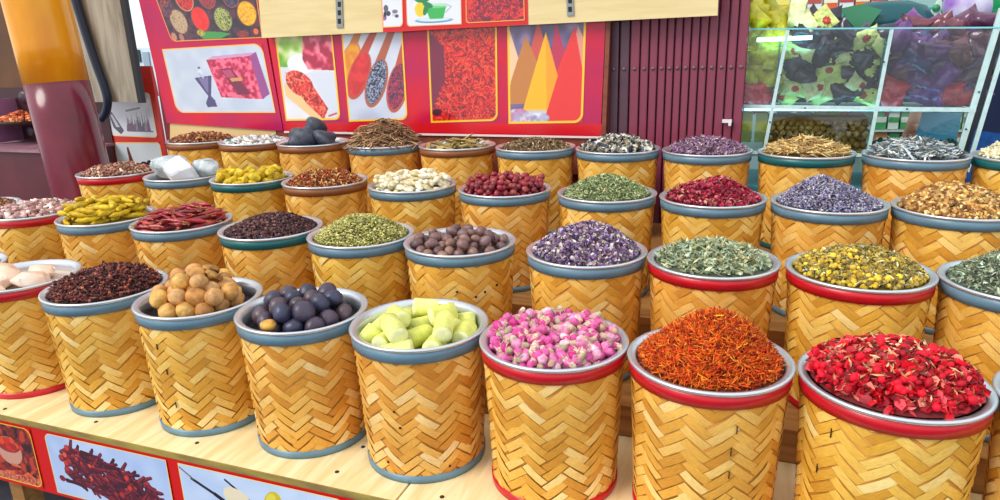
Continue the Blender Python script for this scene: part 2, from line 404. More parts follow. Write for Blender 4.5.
# ---- second row
T_ = lambda *a, **k: spice('T', *a, **k)
T_(-2.697, 'red', 'woven basket with red band holding coarse pinkish grey rock salt', 'rock_salt_heap', .022, 2, CH, (.019, .015, .011), 750,
   [(190, 150, 144), (214, 180, 172), (160, 116, 112), (228, 204, 196), (150, 110, 100)], 'coarse pinkish grey rock salt beside the turmeric fingers', seed=21, thick=.012)
T_(-1.543, 'green', 'woven basket with dark green band heaped with black peppery seeds', 'black_seed_heap', .048, 1.7, BA, (.0085, .0085, .0085), 2900,
   [(66, 34, 40), (50, 26, 34), (88, 50, 48), (36, 22, 28), (120, 82, 76)], 'mound of small blackish brown peppercorns in the green-banded basket', seed=22, thick=.005)
T_(-1.187, 'slate', 'woven basket with slate rim heaped with pale green fennel seeds', 'fennel_heap', .069, 1.6, GR, (.0125, .0042, .0042), 4600,
   [(176, 172, 92), (200, 194, 116), (150, 146, 70), (214, 206, 140), (124, 120, 58)], 'mound of pale yellow-green fennel seeds', seed=23, thick=.004, tilt=.4)
T_(-.438, 'slate', 'woven basket with slate rim heaped with violet dried flowers', 'violet_flower_heap', .085, 1.5, PE, (.013, .010, .008), 4200,
   [(130, 102, 146), (158, 132, 172), (100, 76, 122), (206, 190, 190), (216, 204, 176), (150, 120, 118)], 'mound of violet dried flowers with cream flecks', seed=24, thick=.008, tilt=.8, weights=[4, 4, 3, 3, 2, 2])
T_(-.088, 'red', 'woven basket with red band heaped with grey green sage leaves', 'sage_leaf_heap', .040, 1.8, LE, (.026, .012, .012), 2500,
   [(150, 168, 142), (176, 192, 164), (120, 140, 108), (200, 208, 176), (140, 140, 96), (196, 188, 140)], 'loose heap of grey green dried sage leaves', seed=25, thick=.012, tilt=.5)
T_(.269, 'red', 'woven basket with red band heaped with yellow chamomile flowers', 'chamomile_heap', .056, 1.6, BA, (.013, .013, .010), 1500,
   [(196, 160, 40), (216, 182, 60), (164, 132, 40), (150, 128, 60)], 'mound of yellow and olive dried chamomile flowers', seed=26, thick=.008,
   extra=[(LE, (.015, .007, .007), 2400, [(206, 200, 160), (150, 140, 90), (110, 104, 60), (186, 172, 110), (90, 88, 52)])])
T_(.618, 'slate', 'woven basket with slate rim heaped with dull green dried herb, beside the chamomile', 'green_herb_heap', .076, 1.6, LE, (.013, .007, .006), 4200,
   [(128, 146, 122), (158, 174, 150), (96, 112, 92), (184, 192, 166), (120, 120, 84)], 'mound of dull grey green crushed herb beside the chamomile', seed=27, thick=.006)
# ---- third row
S_ = lambda *a, **k: spice('S', *a, **k)
S_(-2.783, 'red', 'woven basket with red band heaped with reddish brown chopped bark, beside the white rocks', 'bark_chip_heap', .034, 1.7, CH, (.016, .007, .005), 1500,
   [(150, 84, 66), (180, 124, 100), (110, 58, 48), (206, 172, 146), (132, 100, 88)], 'reddish brown chopped bark pieces beside the white mineral rocks', seed=31, thick=.01)
S_(-1.648, 'brown', 'woven basket with brown band heaped with red and tan chilli flakes', 'chilli_flake_heap', .046, 1.7, LE, (.014, .008, .007), 3000,
   [(176, 60, 40), (150, 40, 30), (206, 160, 90), (196, 110, 60), (120, 44, 34), (222, 184, 120)], 'mound of crushed red and tan chilli flakes', seed=32, thick=.006)
S_(-.481, 'slate', 'woven basket with slate rim heaped with fresh green dried herb and white buds', 'herb_leaf_heap', .066, 1.6, LE, (.015, .006, .006), 4200,
   [(132, 158, 104), (162, 182, 130), (104, 130, 80), (196, 204, 160), (210, 200, 150), (120, 124, 70)], 'mound of light green dried herb leaves', seed=33, thick=.006)
S_(-.123, 'slate', 'woven basket with slate rim heaped with wine red dried petals', 'wine_petal_heap', .063, 1.55, PE, (.014, .011, .009), 3400,
   [(160, 36, 66), (186, 58, 84), (130, 26, 50), (206, 110, 116), (214, 164, 140), (150, 80, 70)], 'mound of wine red dried petals beside the lavender', seed=34, thick=.008, weights=[5, 4, 4, 2, 1, 1])
S_(.231, 'slate', 'woven basket with slate rim heaped with grey violet lavender', 'lavender_heap', .088, 1.35, GR, (.0115, .0052, .0052), 5200,
   [(110, 106, 142), (138, 132, 166), (84, 80, 116), (164, 160, 182), (120, 110, 120), (180, 172, 176)], 'tall mound of grey violet lavender buds', seed=35, thick=.006, off=(-.03, 0))
S_(.580, 'slate', 'woven basket with slate rim heaped with golden brown seed husks', 'seed_husk_heap', .078, 1.45, CH, (.014, .009, .005), 2700,
   [(190, 140, 70), (214, 170, 100), (150, 100, 48), (226, 192, 130), (120, 76, 40)], 'mound of golden brown seed husks beside the lavender', seed=36, thick=.006)
# ---- back row
B_ = lambda *a, **k: spice('B', *a, **k)
B_(-2.720, 'brown', 'woven basket with brown band holding dark brown husks in the back row', 'brown_husk_heap', .028, 2, CH, (.02, .011, .007), 900,
   [(150, 88, 50), (110, 62, 40), (184, 126, 80), (90, 50, 36)], 'dark brown husks in the basket under the perfume box picture', seed=41, thick=.01)
B_(-.893, 'slate', 'woven basket with slate rim heaped with brown crumbled leaves', 'brown_leaf_heap', .036, 1.7, LE, (.016, .008, .008), 2400,
   [(140, 112, 80), (170, 142, 104), (108, 84, 60), (190, 166, 130), (90, 72, 56)], 'low mound of brown crumbled leaves under the powder pyramid picture', seed=42, thick=.008)
B_(-.536, 'slate', 'woven basket with slate rim heaped with black and white dried blossoms', 'mixed_blossom_heap', .046, 1.7, PE, (.021, .016, .012), 1700,
   [(214, 206, 190), (180, 170, 152), (70, 76, 92), (50, 56, 70), (150, 140, 110), (232, 226, 212)], 'mound of black and cream dried blossoms before the maroon door', seed=43, thick=.014, tilt=.8)
B_(-.180, 'slate', 'woven basket with slate rim heaped with mauve dried flower heads', 'mauve_flower_heap', .052, 1.6, LE, (.022, .009, .009), 2600,
   [(142, 100, 140), (170, 130, 166), (112, 74, 110), (206, 186, 190), (150, 120, 130)], 'mound of mauve dried flower heads before the maroon door', seed=44, thick=.01, tilt=.8)
B_(.182, 'green', 'woven basket with dark green band heaped with tan dried root sticks', 'root_stick_heap', .042, 1.6, NE, (.05, .006, .006), 1300,
   [(214, 180, 112), (232, 204, 144), (186, 146, 82), (204, 170, 116), (160, 120, 70)], 'mound of tan dried root sticks', seed=45, thick=.014, tilt=.3)
B_(.545, 'slate', 'woven basket with slate rim heaped with grey blue dried twigs', 'grey_twig_heap', .046, 1.6, NE, (.042, .0075, .0075), 1300,
   [(158, 170, 176), (186, 196, 198), (120, 132, 140), (206, 208, 200), (110, 112, 104), (84, 92, 100)], 'mound of grey blue dried twigs', seed=46, thick=.014, tilt=.35)
B_(.895, 'green', 'woven basket with dark green band heaped with cream coloured chips, beside the grey twigs', 'cream_chip_heap', .062, 1.6, CH, (.016, .010, .006), 1500,
   [(226, 216, 180), (240, 232, 204), (200, 190, 150), (214, 200, 160)], 'mound of cream coloured chips beside the grey twigs', seed=47, thick=.01)
T_(-3.062, 'slate', 'woven basket holding fine brown seeds, beside the rock salt and the maroon pillar', 'brown_seed_heap', .03, 2, GR, (.012, .006, .006), 2300,
   [(140, 92, 60), (110, 66, 44), (168, 122, 84)], 'fine brown seeds in the basket beside the rock salt', seed=48, thick=.005)

# ------------------------------------------------------------------ countable contents
def blob(name, mt, rx, ry, rz, seed, nu=14, nv=9, lump=.06, dent=0, crease=0, stem=False):
    r = np.random.default_rng(seed); ph = r.random((4, 3)) * 6.28; fr = r.uniform(1.2, 3.2, (4, 3))
    V = []; Fs = []
    for i in range(nv + 1):
        a = math.pi * i / nv
        for k in range(nu):
            b = 2 * math.pi * k / nu; d = np.array([math.sin(a) * math.cos(b), math.sin(a) * math.sin(b), math.cos(a)])
            s = 1 + lump * sum(math.sin(fr[q] @ d + ph[q, 0]) for q in range(4)) / 2 + crease * math.sin(7 * b) * math.sin(a)
            s *= 1 - dent * math.exp(-((1 - d[2]) / .12)); V.append(d * s * (rx, ry, rz))
    for i in range(nv):
        for k in range(nu): Fs.append((i * nu + k, (i + 1) * nu + k, (i + 1) * nu + (k + 1) % nu, i * nu + (k + 1) % nu))
    return mesh(name, V, Fs, mt, True)
def rod(name, mt, pts, rr, n=8, smooth=True): return MB().tube(pts, rr, n).mesh(name, mt, smooth)

def deposit(n, chain, r, R, floor, seed, tries=14, dome=.0, zlim=None):
    """drop chains of spheres one by one on what already lies there; returns (x,y,z,yaw) of the ones that fit"""
    g_ = np.random.default_rng(seed); chain = np.array(chain, float); pts = np.zeros((0, 3)); out = []
    for q in range(n):
        best = None
        for t in range(tries):
            a = g_.random() * 6.283; rr = R * math.sqrt(g_.random()); x, y, ya = rr * math.cos(a), rr * math.sin(a), g_.random() * 6.283
            c, s = math.cos(ya), math.sin(ya)
            L = np.stack([x + chain[:, 0] * c - chain[:, 1] * s, y + chain[:, 0] * s + chain[:, 1] * c, chain[:, 2]], 1)
            if np.hypot(L[:, 0], L[:, 1]).max() > R: continue
            z = max(float(floor(L[i, 0], L[i, 1])) + r - L[i, 2] for i in range(len(L)))
            if len(pts):
                d2 = ((L[:, None, :2] - pts[None, :, :2]) ** 2).sum(2); hh = 4 * r * r - d2
                zz = np.where(hh > 0, pts[None, :, 2] + np.sqrt(np.maximum(hh, 0)) - L[:, None, 2], -9); z = max(z, zz.max())
            sc = z + dome * math.hypot(x, y)
            if best is None or sc < best[0]: best = (sc, x, y, z, ya, L)
        if best is None: continue
        _, x, y, z, ya, L = best
        if zlim and z > zlim(x, y): continue
        L = L.copy(); L[:, 2] += z; pts = np.vstack([pts, L]); out.append((x, y, z, ya))
    return out
def put(name, meshes, spots, base, label, cat, group, seed=0, tumble=0.0, scale=(.92, 1.06), labels=None):
    g_ = np.random.default_rng(seed)
    for i, (x, y, z, ya) in enumerate(spots):
        o = me_obj(name, meshes[int(g_.integers(len(meshes)))])
        o.location = (base[0] + x, base[1] + y, base[2] + z)
        o.rotation_euler = (g_.normal(0, tumble), g_.normal(0, tumble), ya) if tumble < 2 else tuple(g_.random(3) * 6.28)
        s = g_.uniform(*scale); o.scale = (s, s, s)
        tag(o, label, cat, group)

flat = lambda d: (lambda a, b: HB - d + 0 * a)
def layers(r, seed, lay):
    """round fruit in staggered close-packed layers"""
    g_ = np.random.default_rng(seed); out = []; pit = 2.02 * r
    for k, (R, z) in enumerate(lay):
        ox, oy = (pit * .5 * (k % 2), pit * .29 * (k % 2)); a0 = .35
        for i in range(-6, 7):
            for j in range(-6, 7):
                x, y = pit * (i + .5 * (j % 2)) + ox, pit * .866 * j + oy; x, y = x * math.cos(a0) - y * math.sin(a0), x * math.sin(a0) + y * math.cos(a0)
                if math.hypot(x, y) < R: out.append((x + g_.normal(0, .0012), y + g_.normal(0, .0012), z + g_.normal(0, .002), g_.random() * 6.28))
    return out
# black limes
fl = flat(.042)
basket(-1.109, 1.43, 'F', 'slate', 'woven basket with slate rim holding black dried limes', fl, mat('dark_bed', (40, 34, 40), .9))
LM = mat_objvar('black_lime', [(58, 48, 66), (78, 62, 78), (50, 52, 78), (88, 70, 76), (46, 40, 56)], .38, 25, .35, 90, .5)
LMS = [blob('black_lime', LM, .0295, .0275, .0255, s, lump=.05, dent=.12, crease=.015) for s in (1, 2, 3, 4)]
sp = layers(.0272, 3, ((.131, HB - .014), (.100, HB + .022)))
put('black_lime', LMS, sp, (-1.109, 1.43, LV['F']), 'black wrinkled dried lime in the slate-rimmed basket', 'dried lime', 'black limes', 1, 9, (.9, 1.04))
yl = me_obj('tan_lime', blob('tan_lime', mat('tan_lime_skin', (196, 146, 60), .5, var=.2, scale=40), .021, .02, .015, 8, lump=.05)); yl.location = (-1.109 - .012, 1.43 - .126, LV['F'] + HB + .002)
tag(yl, 'single yellow tan dried lime among the black limes', 'dried lime')
# tan limes
basket(-1.459, 1.43, 'F', 'slate', 'woven basket with slate rim heaped with tan dried limes', fl, mat('dark_bed', (40, 34, 40), .9))
TL = mat_objvar('tan_dried_lime', [(206, 150, 70), (226, 178, 96), (186, 126, 62), (214, 166, 110), (196, 142, 84)], .5, 45, .5, 70, .4)
TLS = [blob('tan_dried_lime', TL, .0285, .026, .0245, s, lump=.06, dent=.1, crease=.03) for s in (11, 12, 13, 14)]
sp = layers(.0250, 4, ((.129, HB - .010), (.106, HB + .026), (.052, HB + .060)))
put('tan_dried_lime', TLS, sp[:-2], (-1.459, 1.43, LV['F']), 'tan cracked dried lime heaped in the slate-rimmed basket', 'dried lime', 'tan dried limes', 2, 9, (.9, 1.06))
SH = MB().lathe([(.0235, -.004), (.026, .004), (.024, .010), (.021, .008), (.017, -.006), (.0001, -.012)], 16).mesh('split_lime', mat('husk_dark', (104, 68, 32), .7, c2=(200, 150, 70), scale=70), True)
for (x, y, z, ya) in sp[-2:]:
    o = me_obj('split_lime', SH); o.location = (-1.459 + x, 1.43 + y, LV['F'] + z); o.rotation_euler = (.7, -.3, ya); tag(o, 'split open dried lime with dark hollow middle among the tan limes', 'dried lime', 'split tan limes')
# pale yellow-green stem pieces
fl4 = flat(.05)
basket(-.760, 1.43, 'F', 'slate', 'woven basket with slate rim holding pale yellow-green cane pieces', fl4, mat('olive_bed', (150, 150, 50), .8))
CANE = mat_objvar('cane', [(230, 232, 126), (222, 226, 108), (238, 238, 150), (214, 218, 96)], .42, 16, .15, 60, .4)
def cane(L, R):
    r = np.random.default_rng(int(L * 1e4))
    return MB().lathe([(.0001, -L), (R * .5, -L - .001), (R * .94, -L + .0005), (R, -L + .003), (R, -L * .3), (R * 1.02, L * .4), (R, L - .003), (R * .94, L - .0005), (R * .5, L + .001), (.0001, L)], 18)
def laid(mb):   # turn a z-axis lathe so it lies along x
    mb.v = [(v[2], v[1], -v[0]) for v in mb.v]; return mb
CEND = mat('cane_cut_face', (244, 244, 196), .6, c2=(226, 228, 140), scale=50, bump=.3, bscale=120)
def canemesh(mb):
    me = mb.mesh('cane_piece', [CANE, CEND], True); n = len(me.polygons); me.polygons.foreach_set('material_index', np.array([1 if (i // 18 < 2 or i // 18 > 6) else 0 for i in range(n)], np.int32)); return me
CNS = [canemesh(laid(cane(l, .0245))) for l in (.032, .037, .042)]
CNU = [canemesh(cane(l, .0245)) for l in (.027,)]
sp = deposit(22, [(-.02, 0, 0), (0, 0, 0), (.02, 0, 0)], .0240, RI - .021, fl4, 6, 40, .04, lambda x, y: HB + .020)
put('cane_piece', CNS, sp, (-.760, 1.43, LV['F']), 'pale yellow-green cut cane piece in the slate-rimmed basket', 'cane', 'yellow-green cane pieces', 3, .2, (.95, 1.03))
sp2 = deposit(60, [(0, 0, 0)], .0245, RI - .022, lambda a, b: HB - .03 + 0 * a, 9, 20, .05)
kept = []
for s in sp2:
    if all(math.hypot(s[0] - q[0], s[1] - q[1]) > .046 for q in sp + kept): kept.append(s)
put('cane_piece', CNU, [(a, b, HB - .022, c) for a, b, z, c in kept[:7]], (-.760, 1.43, LV['F']), 'pale yellow-green cut cane piece in the slate-rimmed basket', 'cane', 'yellow-green cane pieces', 4, .5, (.95, 1.0))
# rosebuds
fr_ = make_dome(.014, 2, -.022, 5, .002)
basket(-.411, 1.43, 'F', 'red', 'woven basket with red band filled with pink rosebuds', fr_, mat('rose_bed', (110, 84, 70), .9))
def rosebud(seed):
    r = np.random.default_rng(seed); V = []; Fs = []; mi = []
    prof = [(.0001, -.0125), (.0028, -.012), (.0052, -.0085), (.0062, -.004), (.0072, 0), (.0078, .004), (.0070, .008), (.0045, .0115), (.0022, .0125), (.0001, .0110)]
    n = 10
    for i, (q, z) in enumerate(prof):
        for k in range(n):
            a = 2 * math.pi * k / n; s = 1 + (.14 * math.sin(2.5 * a * 2 + i * .9 + seed) if i > 2 else 0) + .04 * r.normal()
            V.append((q * s * math.cos(a), q * s * math.sin(a), z))
    for i in range(len(prof) - 1):
        for k in range(n):
            Fs.append((i * n + k, i * n + (k + 1) % n, (i + 1) * n + (k + 1) % n, (i + 1) * n + k)); mi.append(1 if i < 2 or (i == 2 and k % 2) else 0)
    for k in range(5):      # sepals
        a = 2 * math.pi * k / 5 + .3; c, s = math.cos(a), math.sin(a); b = len(V)
        V += [(.0055 * c - .002 * s, .0055 * s + .002 * c, -.007), (.0055 * c + .002 * s, .0055 * s - .002 * c, -.007), (.0098 * c, .0098 * s, .003)]; Fs.append((b, b + 1, b + 2)); mi.append(1)
    me = mesh('rosebud', V, Fs, [ROSE, CALYX], True); me.polygons.foreach_set('material_index', np.array(mi, np.int32)); return me
ROSE = mat_objvar('rose_pink', [(214, 60, 144), (228, 110, 172), (200, 40, 128), (236, 170, 200), (220, 84, 160), (244, 206, 214)], .6, 160, .2, 300, .3)
CALYX = mat_objvar('calyx', [(196, 180, 140), (206, 190, 160), (150, 150, 110), (206, 160, 140)], .7, 120, .2, 200, .3)
RBS = [rosebud(s) for s in range(6)]
sp = deposit(270, [(0, 0, 0)], .0096, RI - .006, fr_, 12, 10, .05)
put('rosebud', RBS, sp, (-.411, 1.43, LV['F']), 'small dried pink rosebud in the red-banded basket', 'rosebud', 'rosebuds', 5, 9, (1.2, 1.5))
# salt rocks in the front row
basket(-2.19, 1.43, 'F', 'red', 'woven basket with red band holding white salt rocks', flat(.03), mat('salt_bed', (206, 186, 170), .8))
def rock(name, mt, pts, seed, jag=.25, flatz=.5, n=26):
    import bmesh
    r = np.random.default_rng(seed); bm = bmesh.new()
    for _ in range(n):
        d = r.normal(0, 1, 3); d /= np.linalg.norm(d); d *= (1 - jag * r.random()); bm.verts.new(tuple(d * pts))
    bmesh.ops.convex_hull(bm, input=bm.verts)
    for v in [v for v in bm.verts if not v.link_faces]: bm.verts.remove(v)
    bmesh.ops.bevel(bm, geom=bm.edges[:], offset=min(pts) * .08, segments=1, affect='EDGES')
    me = bpy.data.meshes.new(name); bm.to_mesh(me); bm.free(); me.materials.append(mt); return me
SALT = mat('salt_crystal', (236, 220, 206), .35, c2=(232, 180, 142), scale=8, bump=.3, bscale=40)
for i, (x, y, sx, sy, sz, lab) in enumerate(((-.05, -.03, .095, .07, .046, 'large peach tinted salt rock in the red-banded basket'), (.07, -.01, .072, .065, .034, 'flat white salt slab in the red-banded basket'), (.02, -.108, .06, .034, .024, 'small white salt lump at the edge of the red-banded basket'), (.0, .07, .06, .045, .03, 'pinkish salt lump behind the peach tinted salt rock'))):
    o = me_obj('salt_rock', rock('salt_rock', SALT, (sx, sy, sz), 60 + i)); o.location = (-2.19 + x, 1.43 + y, LV['F'] + HB - .03 + sz * .72); tag(o, lab, 'salt')
# far end of the front row, both ends run out of the picture
basket(-2.545, 1.43, 'F', 'slate', 'woven basket with slate rim holding dark prunes, next to the salt rocks', flat(.04), mat('dark_bed', (40, 34, 40), .9))
PR = mat_objvar('prune', [(96, 84, 116), (118, 100, 130), (84, 74, 104)], .45, 30, .3, 70)
PRS = [blob('prune', PR, .026, .021, .018, s, lump=.07, crease=.03) for s in (31, 32)]
sp = deposit(26, [(0, 0, 0)], .0225, RI - .024, flat(.04), 33, 20, .03)
put('prune', PRS, sp, (-2.545, 1.43, LV['F']), 'dark purple dried prune beside the salt rocks', 'prune', 'prunes', 6, .4)
basket(.637, 1.43, 'F', 'slate', 'woven basket with slate rim holding violet prunes, next to the rose petals', flat(.04), mat('dark_bed', (40, 34, 40), .9))
sp = deposit(34, [(0, 0, 0)], .0225, RI - .024, flat(.04), 34, 20, .03)
put('prune', PRS, sp, (.637, 1.43, LV['F']), 'violet dried prune beside the crimson rose petals', 'prune', 'violet prunes', 7, .4)
# turmeric fingers
ft = make_dome(.046, 1.6, -.022, 3, .002)
basket(-2.300, 1.872, 'T', 'slate', 'woven basket with slate rim heaped with yellow turmeric fingers', ft, mat('ochre_bed', (150, 120, 16), .9))
TU = mat_objvar('turmeric_skin', [(212, 178, 24), (192, 156, 18), (224, 194, 52), (176, 144, 26)], .6, 70, .5, 90, .3)
def finger(seed, L, R, bend, taper=.55):
    r = np.random.default_rng(seed); m = 9; P = []; RR = []
    for i in range(m):
        t = i / (m - 1) * 2 - 1; P.append((t * L, bend * (1 - t * t) + r.normal(0, .0007), 0)); RR.append(R * max(.12, (1 - abs(t) ** 3.2 * taper * 1.5)) * (1 + .09 * (-1) ** i))
    return P, RR
TUS = [rod('turmeric_finger', TU, *finger(s, L, .0088, b)) for s, L, b in ((1, .036, .006), (2, .030, -.004), (3, .040, .008), (4, .026, .003))]
sp = deposit(92, [(-.024, 0, 0), (-.012, 0, 0), (0, 0, 0), (.012, 0, 0), (.024, 0, 0)], .0085, RI - .004, ft, 14, 14, .04)
put('turmeric_finger', TUS, sp, (-2.300, 1.872, LV['T']), 'knobbly yellow turmeric finger in the slate-rimmed basket', 'turmeric', 'turmeric fingers', 8, .1, (1.05, 1.25))
# red chillies
basket(-1.935, 1.872, 'T', 'slate', 'woven basket with slate rim heaped with dried red chillies', ft, mat('chilli_bed', (90, 20, 20), .9))
CHM = mat_objvar('chilli_skin', [(150, 22, 34), (176, 34, 44), (120, 16, 28), (190, 60, 60)], .28, 40, .4, 60, .6)
STM = mat('chilli_stem', (170, 130, 60), .7)
def chilli(seed, L, R, bend):
    r = np.random.default_rng(seed); P = []; RR = []
    for i in range(9):
        t = i / 8; P.append(((t * 2 - 1) * L, bend * (4 * t * (1 - t)), r.normal(0, .0006))); RR.append(R * (.55 + .45 * math.sin(min(1, t * 2.2) * math.pi / 2)) * (1 - max(0, t - .3) / .72 * .93) * (1 + .06 * r.normal()))
    return rod('dried_chilli', CHM, P, RR, 8)
CHS = [chilli(s, L, .0082, b) for s, L, b in ((1, .042, .006), (2, .036, -.005), (3, .047, .009), (4, .032, .004))]
STS = MB().tube([(-.018, .004, .002), (-.007, 0, 0), (.002, 0, 0)], [.0014, .0016, .0034], 6).mesh('stem', STM, True)
CHL = (.042, .036, .047, .032)
sp = deposit(84, [(-.030, 0, 0), (-.016, 0, 0), (0, 0, 0), (.016, 0, 0)], .0066, RI - .004, ft, 15, 12, .1)
n0 = len(bpy.data.objects)
g_ = np.random.default_rng(9)
for (x, y, z, ya) in sp:
    ci = int(g_.integers(4)); o = me_obj('dried_chilli', CHS[ci]); me_obj('stem', STS, o, (-CHL[ci], 0, 0)); o.location = (-1.935 + x, 1.872 + y, LV['T'] + z); o.rotation_euler = (g_.normal(0, .15), g_.normal(0, .1), ya)
    s = g_.uniform(.95, 1.15); o.scale = (s, s, s); tag(o, 'shiny dark red dried chilli in the slate-rimmed basket', 'chilli', 'dried chillies')
# nutmegs
basket(-.836, 1.872, 'T', 'slate', 'woven basket with slate rim filled with brown nutmegs', flat(.03), mat('nutmeg_bed', (90, 70, 66), .9))
NM = mat_objvar('nutmeg', [(112, 80, 78), (134, 98, 90), (94, 66, 70), (150, 112, 96), (120, 92, 96)], .42, 50, .4, 80, .5)
NMS = [blob('nutmeg', NM, .0195, .0152, .0148, s, lump=.03, crease=.02) for s in (21, 22, 23)]
fn = make_dome(.012, 2, -.028, 2, 0)
sp = deposit(130, [(-.004, 0, 0), (.004, 0, 0)], .0155, RI - .014, fn, 16, 26, .05, lambda x, y: HB + .034 - .03 * (x * x + y * y) / .02)
put('nutmeg', NMS, sp, (-.836, 1.872, LV['T']), 'brown oval nutmeg in the slate-rimmed basket', 'nutmeg', 'nutmegs', 10, .35, (.95, 1.1))
# white mineral rocks
basket(-2.380, 2.363, 'S', 'slate', 'woven basket with slate rim carrying big white mineral rocks', flat(.03), mat('salt_bed', (206, 186, 170), .8))
ALUM = mat('white_mineral', (212, 218, 222), .5, c2=(150, 164, 168), scale=30, bump=.6, bscale=50); ALUM2 = mat('bright_mineral', (236, 238, 244), .45, c2=(208, 212, 224), scale=14, bump=.4, bscale=40)
for i, (x, y, sx, sy, sz, m_, lab) in enumerate(((-.088, .005, .105, .085, .066, ALUM, 'grey speckled white mineral rock with rounded end, in the slate-rimmed basket'), (.040, -.055, .095, .072, .074, ALUM2, 'bright white faceted mineral rock leaning on a grey one'), (.10, .03, .075, .06, .058, ALUM, 'grey white rough mineral rock behind the bright faceted one'))):
    o = me_obj('mineral_rock', rock('mineral_rock', m_, (sx, sy, sz), 83 + i, .12, n=(34, 15, 26)[i])); o.location = (-2.38 + x, 2.363 + y, LV['S'] + HB + .030); tag(o, lab, 'rock')
# turmeric bulbs
fb = make_dome(.016, 1.8, -.026, 3, .0)
basket(-2.015, 2.363, 'S', 'green', 'woven basket with dark green band heaped with yellow turmeric bulbs', fb, mat('ochre_bed', (150, 120, 16), .9))
TBS = [blob('turmeric_bulb', TU, .0225, .0165, .0155, s, lump=.09, crease=.03) for s in (41, 42, 43)]
sp = deposit(54, [(-.006, 0, 0), (.006, 0, 0)], .0152, RI - .014, fb, 17, 20, .13)
put('turmeric_bulb', TBS, sp, (-2.015, 2.363, LV['S']), 'plump yellow turmeric bulb in the green-banded basket', 'turmeric', 'turmeric bulbs', 11, .4, (.95, 1.12))
# white pods
fw_ = make_dome(.024, 1.8, -.02, 3, .0)
basket(-1.247, 2.363, 'S', 'slate', 'woven basket with slate rim heaped with creamy white pods', fw_, mat('cream_bed', (170, 160, 120), .9))
PD = mat_objvar('white_pod', [(240, 230, 200), (228, 214, 176), (246, 240, 220), (206, 186, 130), (232, 222, 190)], .5, 60, .3, 80, .4)
PDS = [blob('white_pod', PD, .0195, .0115, .0085, s, lump=.05, crease=.03, nu=12, nv=7) for s in (51, 52, 53)]
sp = deposit(150, [(-.008, 0, 0), (0, 0, 0), (.008, 0, 0)], .009, RI - .008, fw_, 18, 12, .1)
put('white_pod', PDS, sp, (-1.247, 2.363, LV['S']), 'creamy white dried pod in the slate-rimmed basket', 'pod', 'white pods', 12, .35, (1.0, 1.2))
# jujubes
fj = make_dome(.024, 1.6, -.02, 3, .0)
basket(-.864, 2.363, 'S', 'slate', 'woven basket with slate rim heaped with dark red jujubes', fj, mat('jujube_bed', (80, 20, 24), .9))
JU = mat_objvar('jujube', [(134, 24, 44), (156, 44, 56), (110, 18, 36), (170, 78, 72)], .35, 60, .4, 70, .5)
JUS = [blob('jujube', JU, .0125, .011, .0108, s, lump=.05, crease=.03, nu=11, nv=7) for s in (61, 62, 63)]
sp = deposit(210, [(0, 0, 0)], .0112, RI - .01, fj, 19, 12, .14)
put('jujube', JUS, sp, (-.864, 2.363, LV['S']), 'dark red wrinkled jujube in the slate-rimmed basket', 'jujube', 'jujubes', 13, 9, (.95, 1.1))
# back row: pale granules, black lumps, root tangle, bark chips
basket(-2.382, 2.843, 'B', 'brown', 'woven basket with brown band holding small pale bags of resin', flat(.02), mat('grey_bed', (190, 196, 196), .6))
RES = [(206, 196, 196), (190, 170, 160), (222, 226, 230), (110, 140, 140), (232, 226, 214)]
stuff_heap('resin_heap', (-2.382, 2.843, LV['B']), make_dome(.012, 2, -.012, 4), CH, (.026, .018, .012), 420, RES, 'pale resin lumps in the brown-banded basket beside the black rocks', 'spice', seed=50, thick=.01)
basket(-2.030, 2.843, 'B', 'brown', 'woven basket with brown band carrying big black resin lumps', flat(.03), mat('dark_bed', (40, 34, 40), .9))
BL = mat('black_resin', (50, 52, 64), .5, c2=(78, 84, 100), scale=26, bump=.8, bscale=60)
for i, (x, y, sx, sy, sz, zz, lab) in enumerate(((-.03, -.02, .08, .07, .058, .02, 'largest black pitted resin lump in the brown-banded basket'), (.072, -.005, .066, .06, .045, .018, 'black resin lump leaning beside the biggest one'), (-.09, .03, .05, .055, .04, .014, 'black resin lump tucked behind the biggest one'), (.0, .03, .055, .055, .045, .072, 'black resin lump resting on top of the others'), (-.05, -.06, .045, .04, .035, .01, 'small black resin lump lying against the rim of the brown-banded basket'))):
    o = me_obj('resin_lump', blob('resin_lump', BL, sx, sy, sz, 90 + i, 22, 14, .14, 0, .03)); o.location = (-2.03 + x, 2.843 + y, LV['B'] + HB + zz); tag(o, lab, 'resin')
basket(-1.635, 2.843, 'B', 'slate', 'woven basket with slate rim heaped with a tangle of brown rootlets', flat(.03), mat('root_bed', (90, 66, 46), .9))
rt = MB(); r_ = np.random.default_rng(77)
RV = []; RF = []; RC = []; nb = 0
for k in range(760):
    a = r_.random() * 6.283; q = .155 * math.sqrt(r_.random()); hgt = .128 * (1 - (q / .165) ** 2)
    c = np.array([q * math.cos(a), q * math.sin(a), HB - .01 + hgt * r_.uniform(.35, 1.0)])
    ya = r_.random() * 6.283; L = r_.uniform(.03, .06); cv = r_.normal(0, 18); pts = []
    for i in range(6):
        t = (i / 5 - .5) * 2 * L; an = ya + cv * t; pts.append(c + np.array([t * math.cos(an), t * math.sin(an), -6 * t * t * .8 + r_.normal(0, .003)]))
    tb = MB().tube(pts, r_.uniform(.0014, .0028), 4, False); RV += tb.v; RF += [tuple(i + nb for i in f) for f in tb.f]; nb += len(tb.v)
    cc = lin(np.clip(np.array([(170, 130, 94), (140, 100, 70), (200, 164, 124), (110, 78, 56)])[r_.integers(4)] * (1 + .15 * r_.normal()), 0, 255)); RC += [cc] * len(tb.v)
o = me_obj('rootlet_tangle', mesh('rootlet_tangle', RV, np.array(RF), ATTR, True, np.array(RC)), None, (-1.635, 2.843, LV['B'])); tag(o, 'bushy tangle of brown rootlets piled on the slate-rimmed basket', 'root', None, 'stuff')
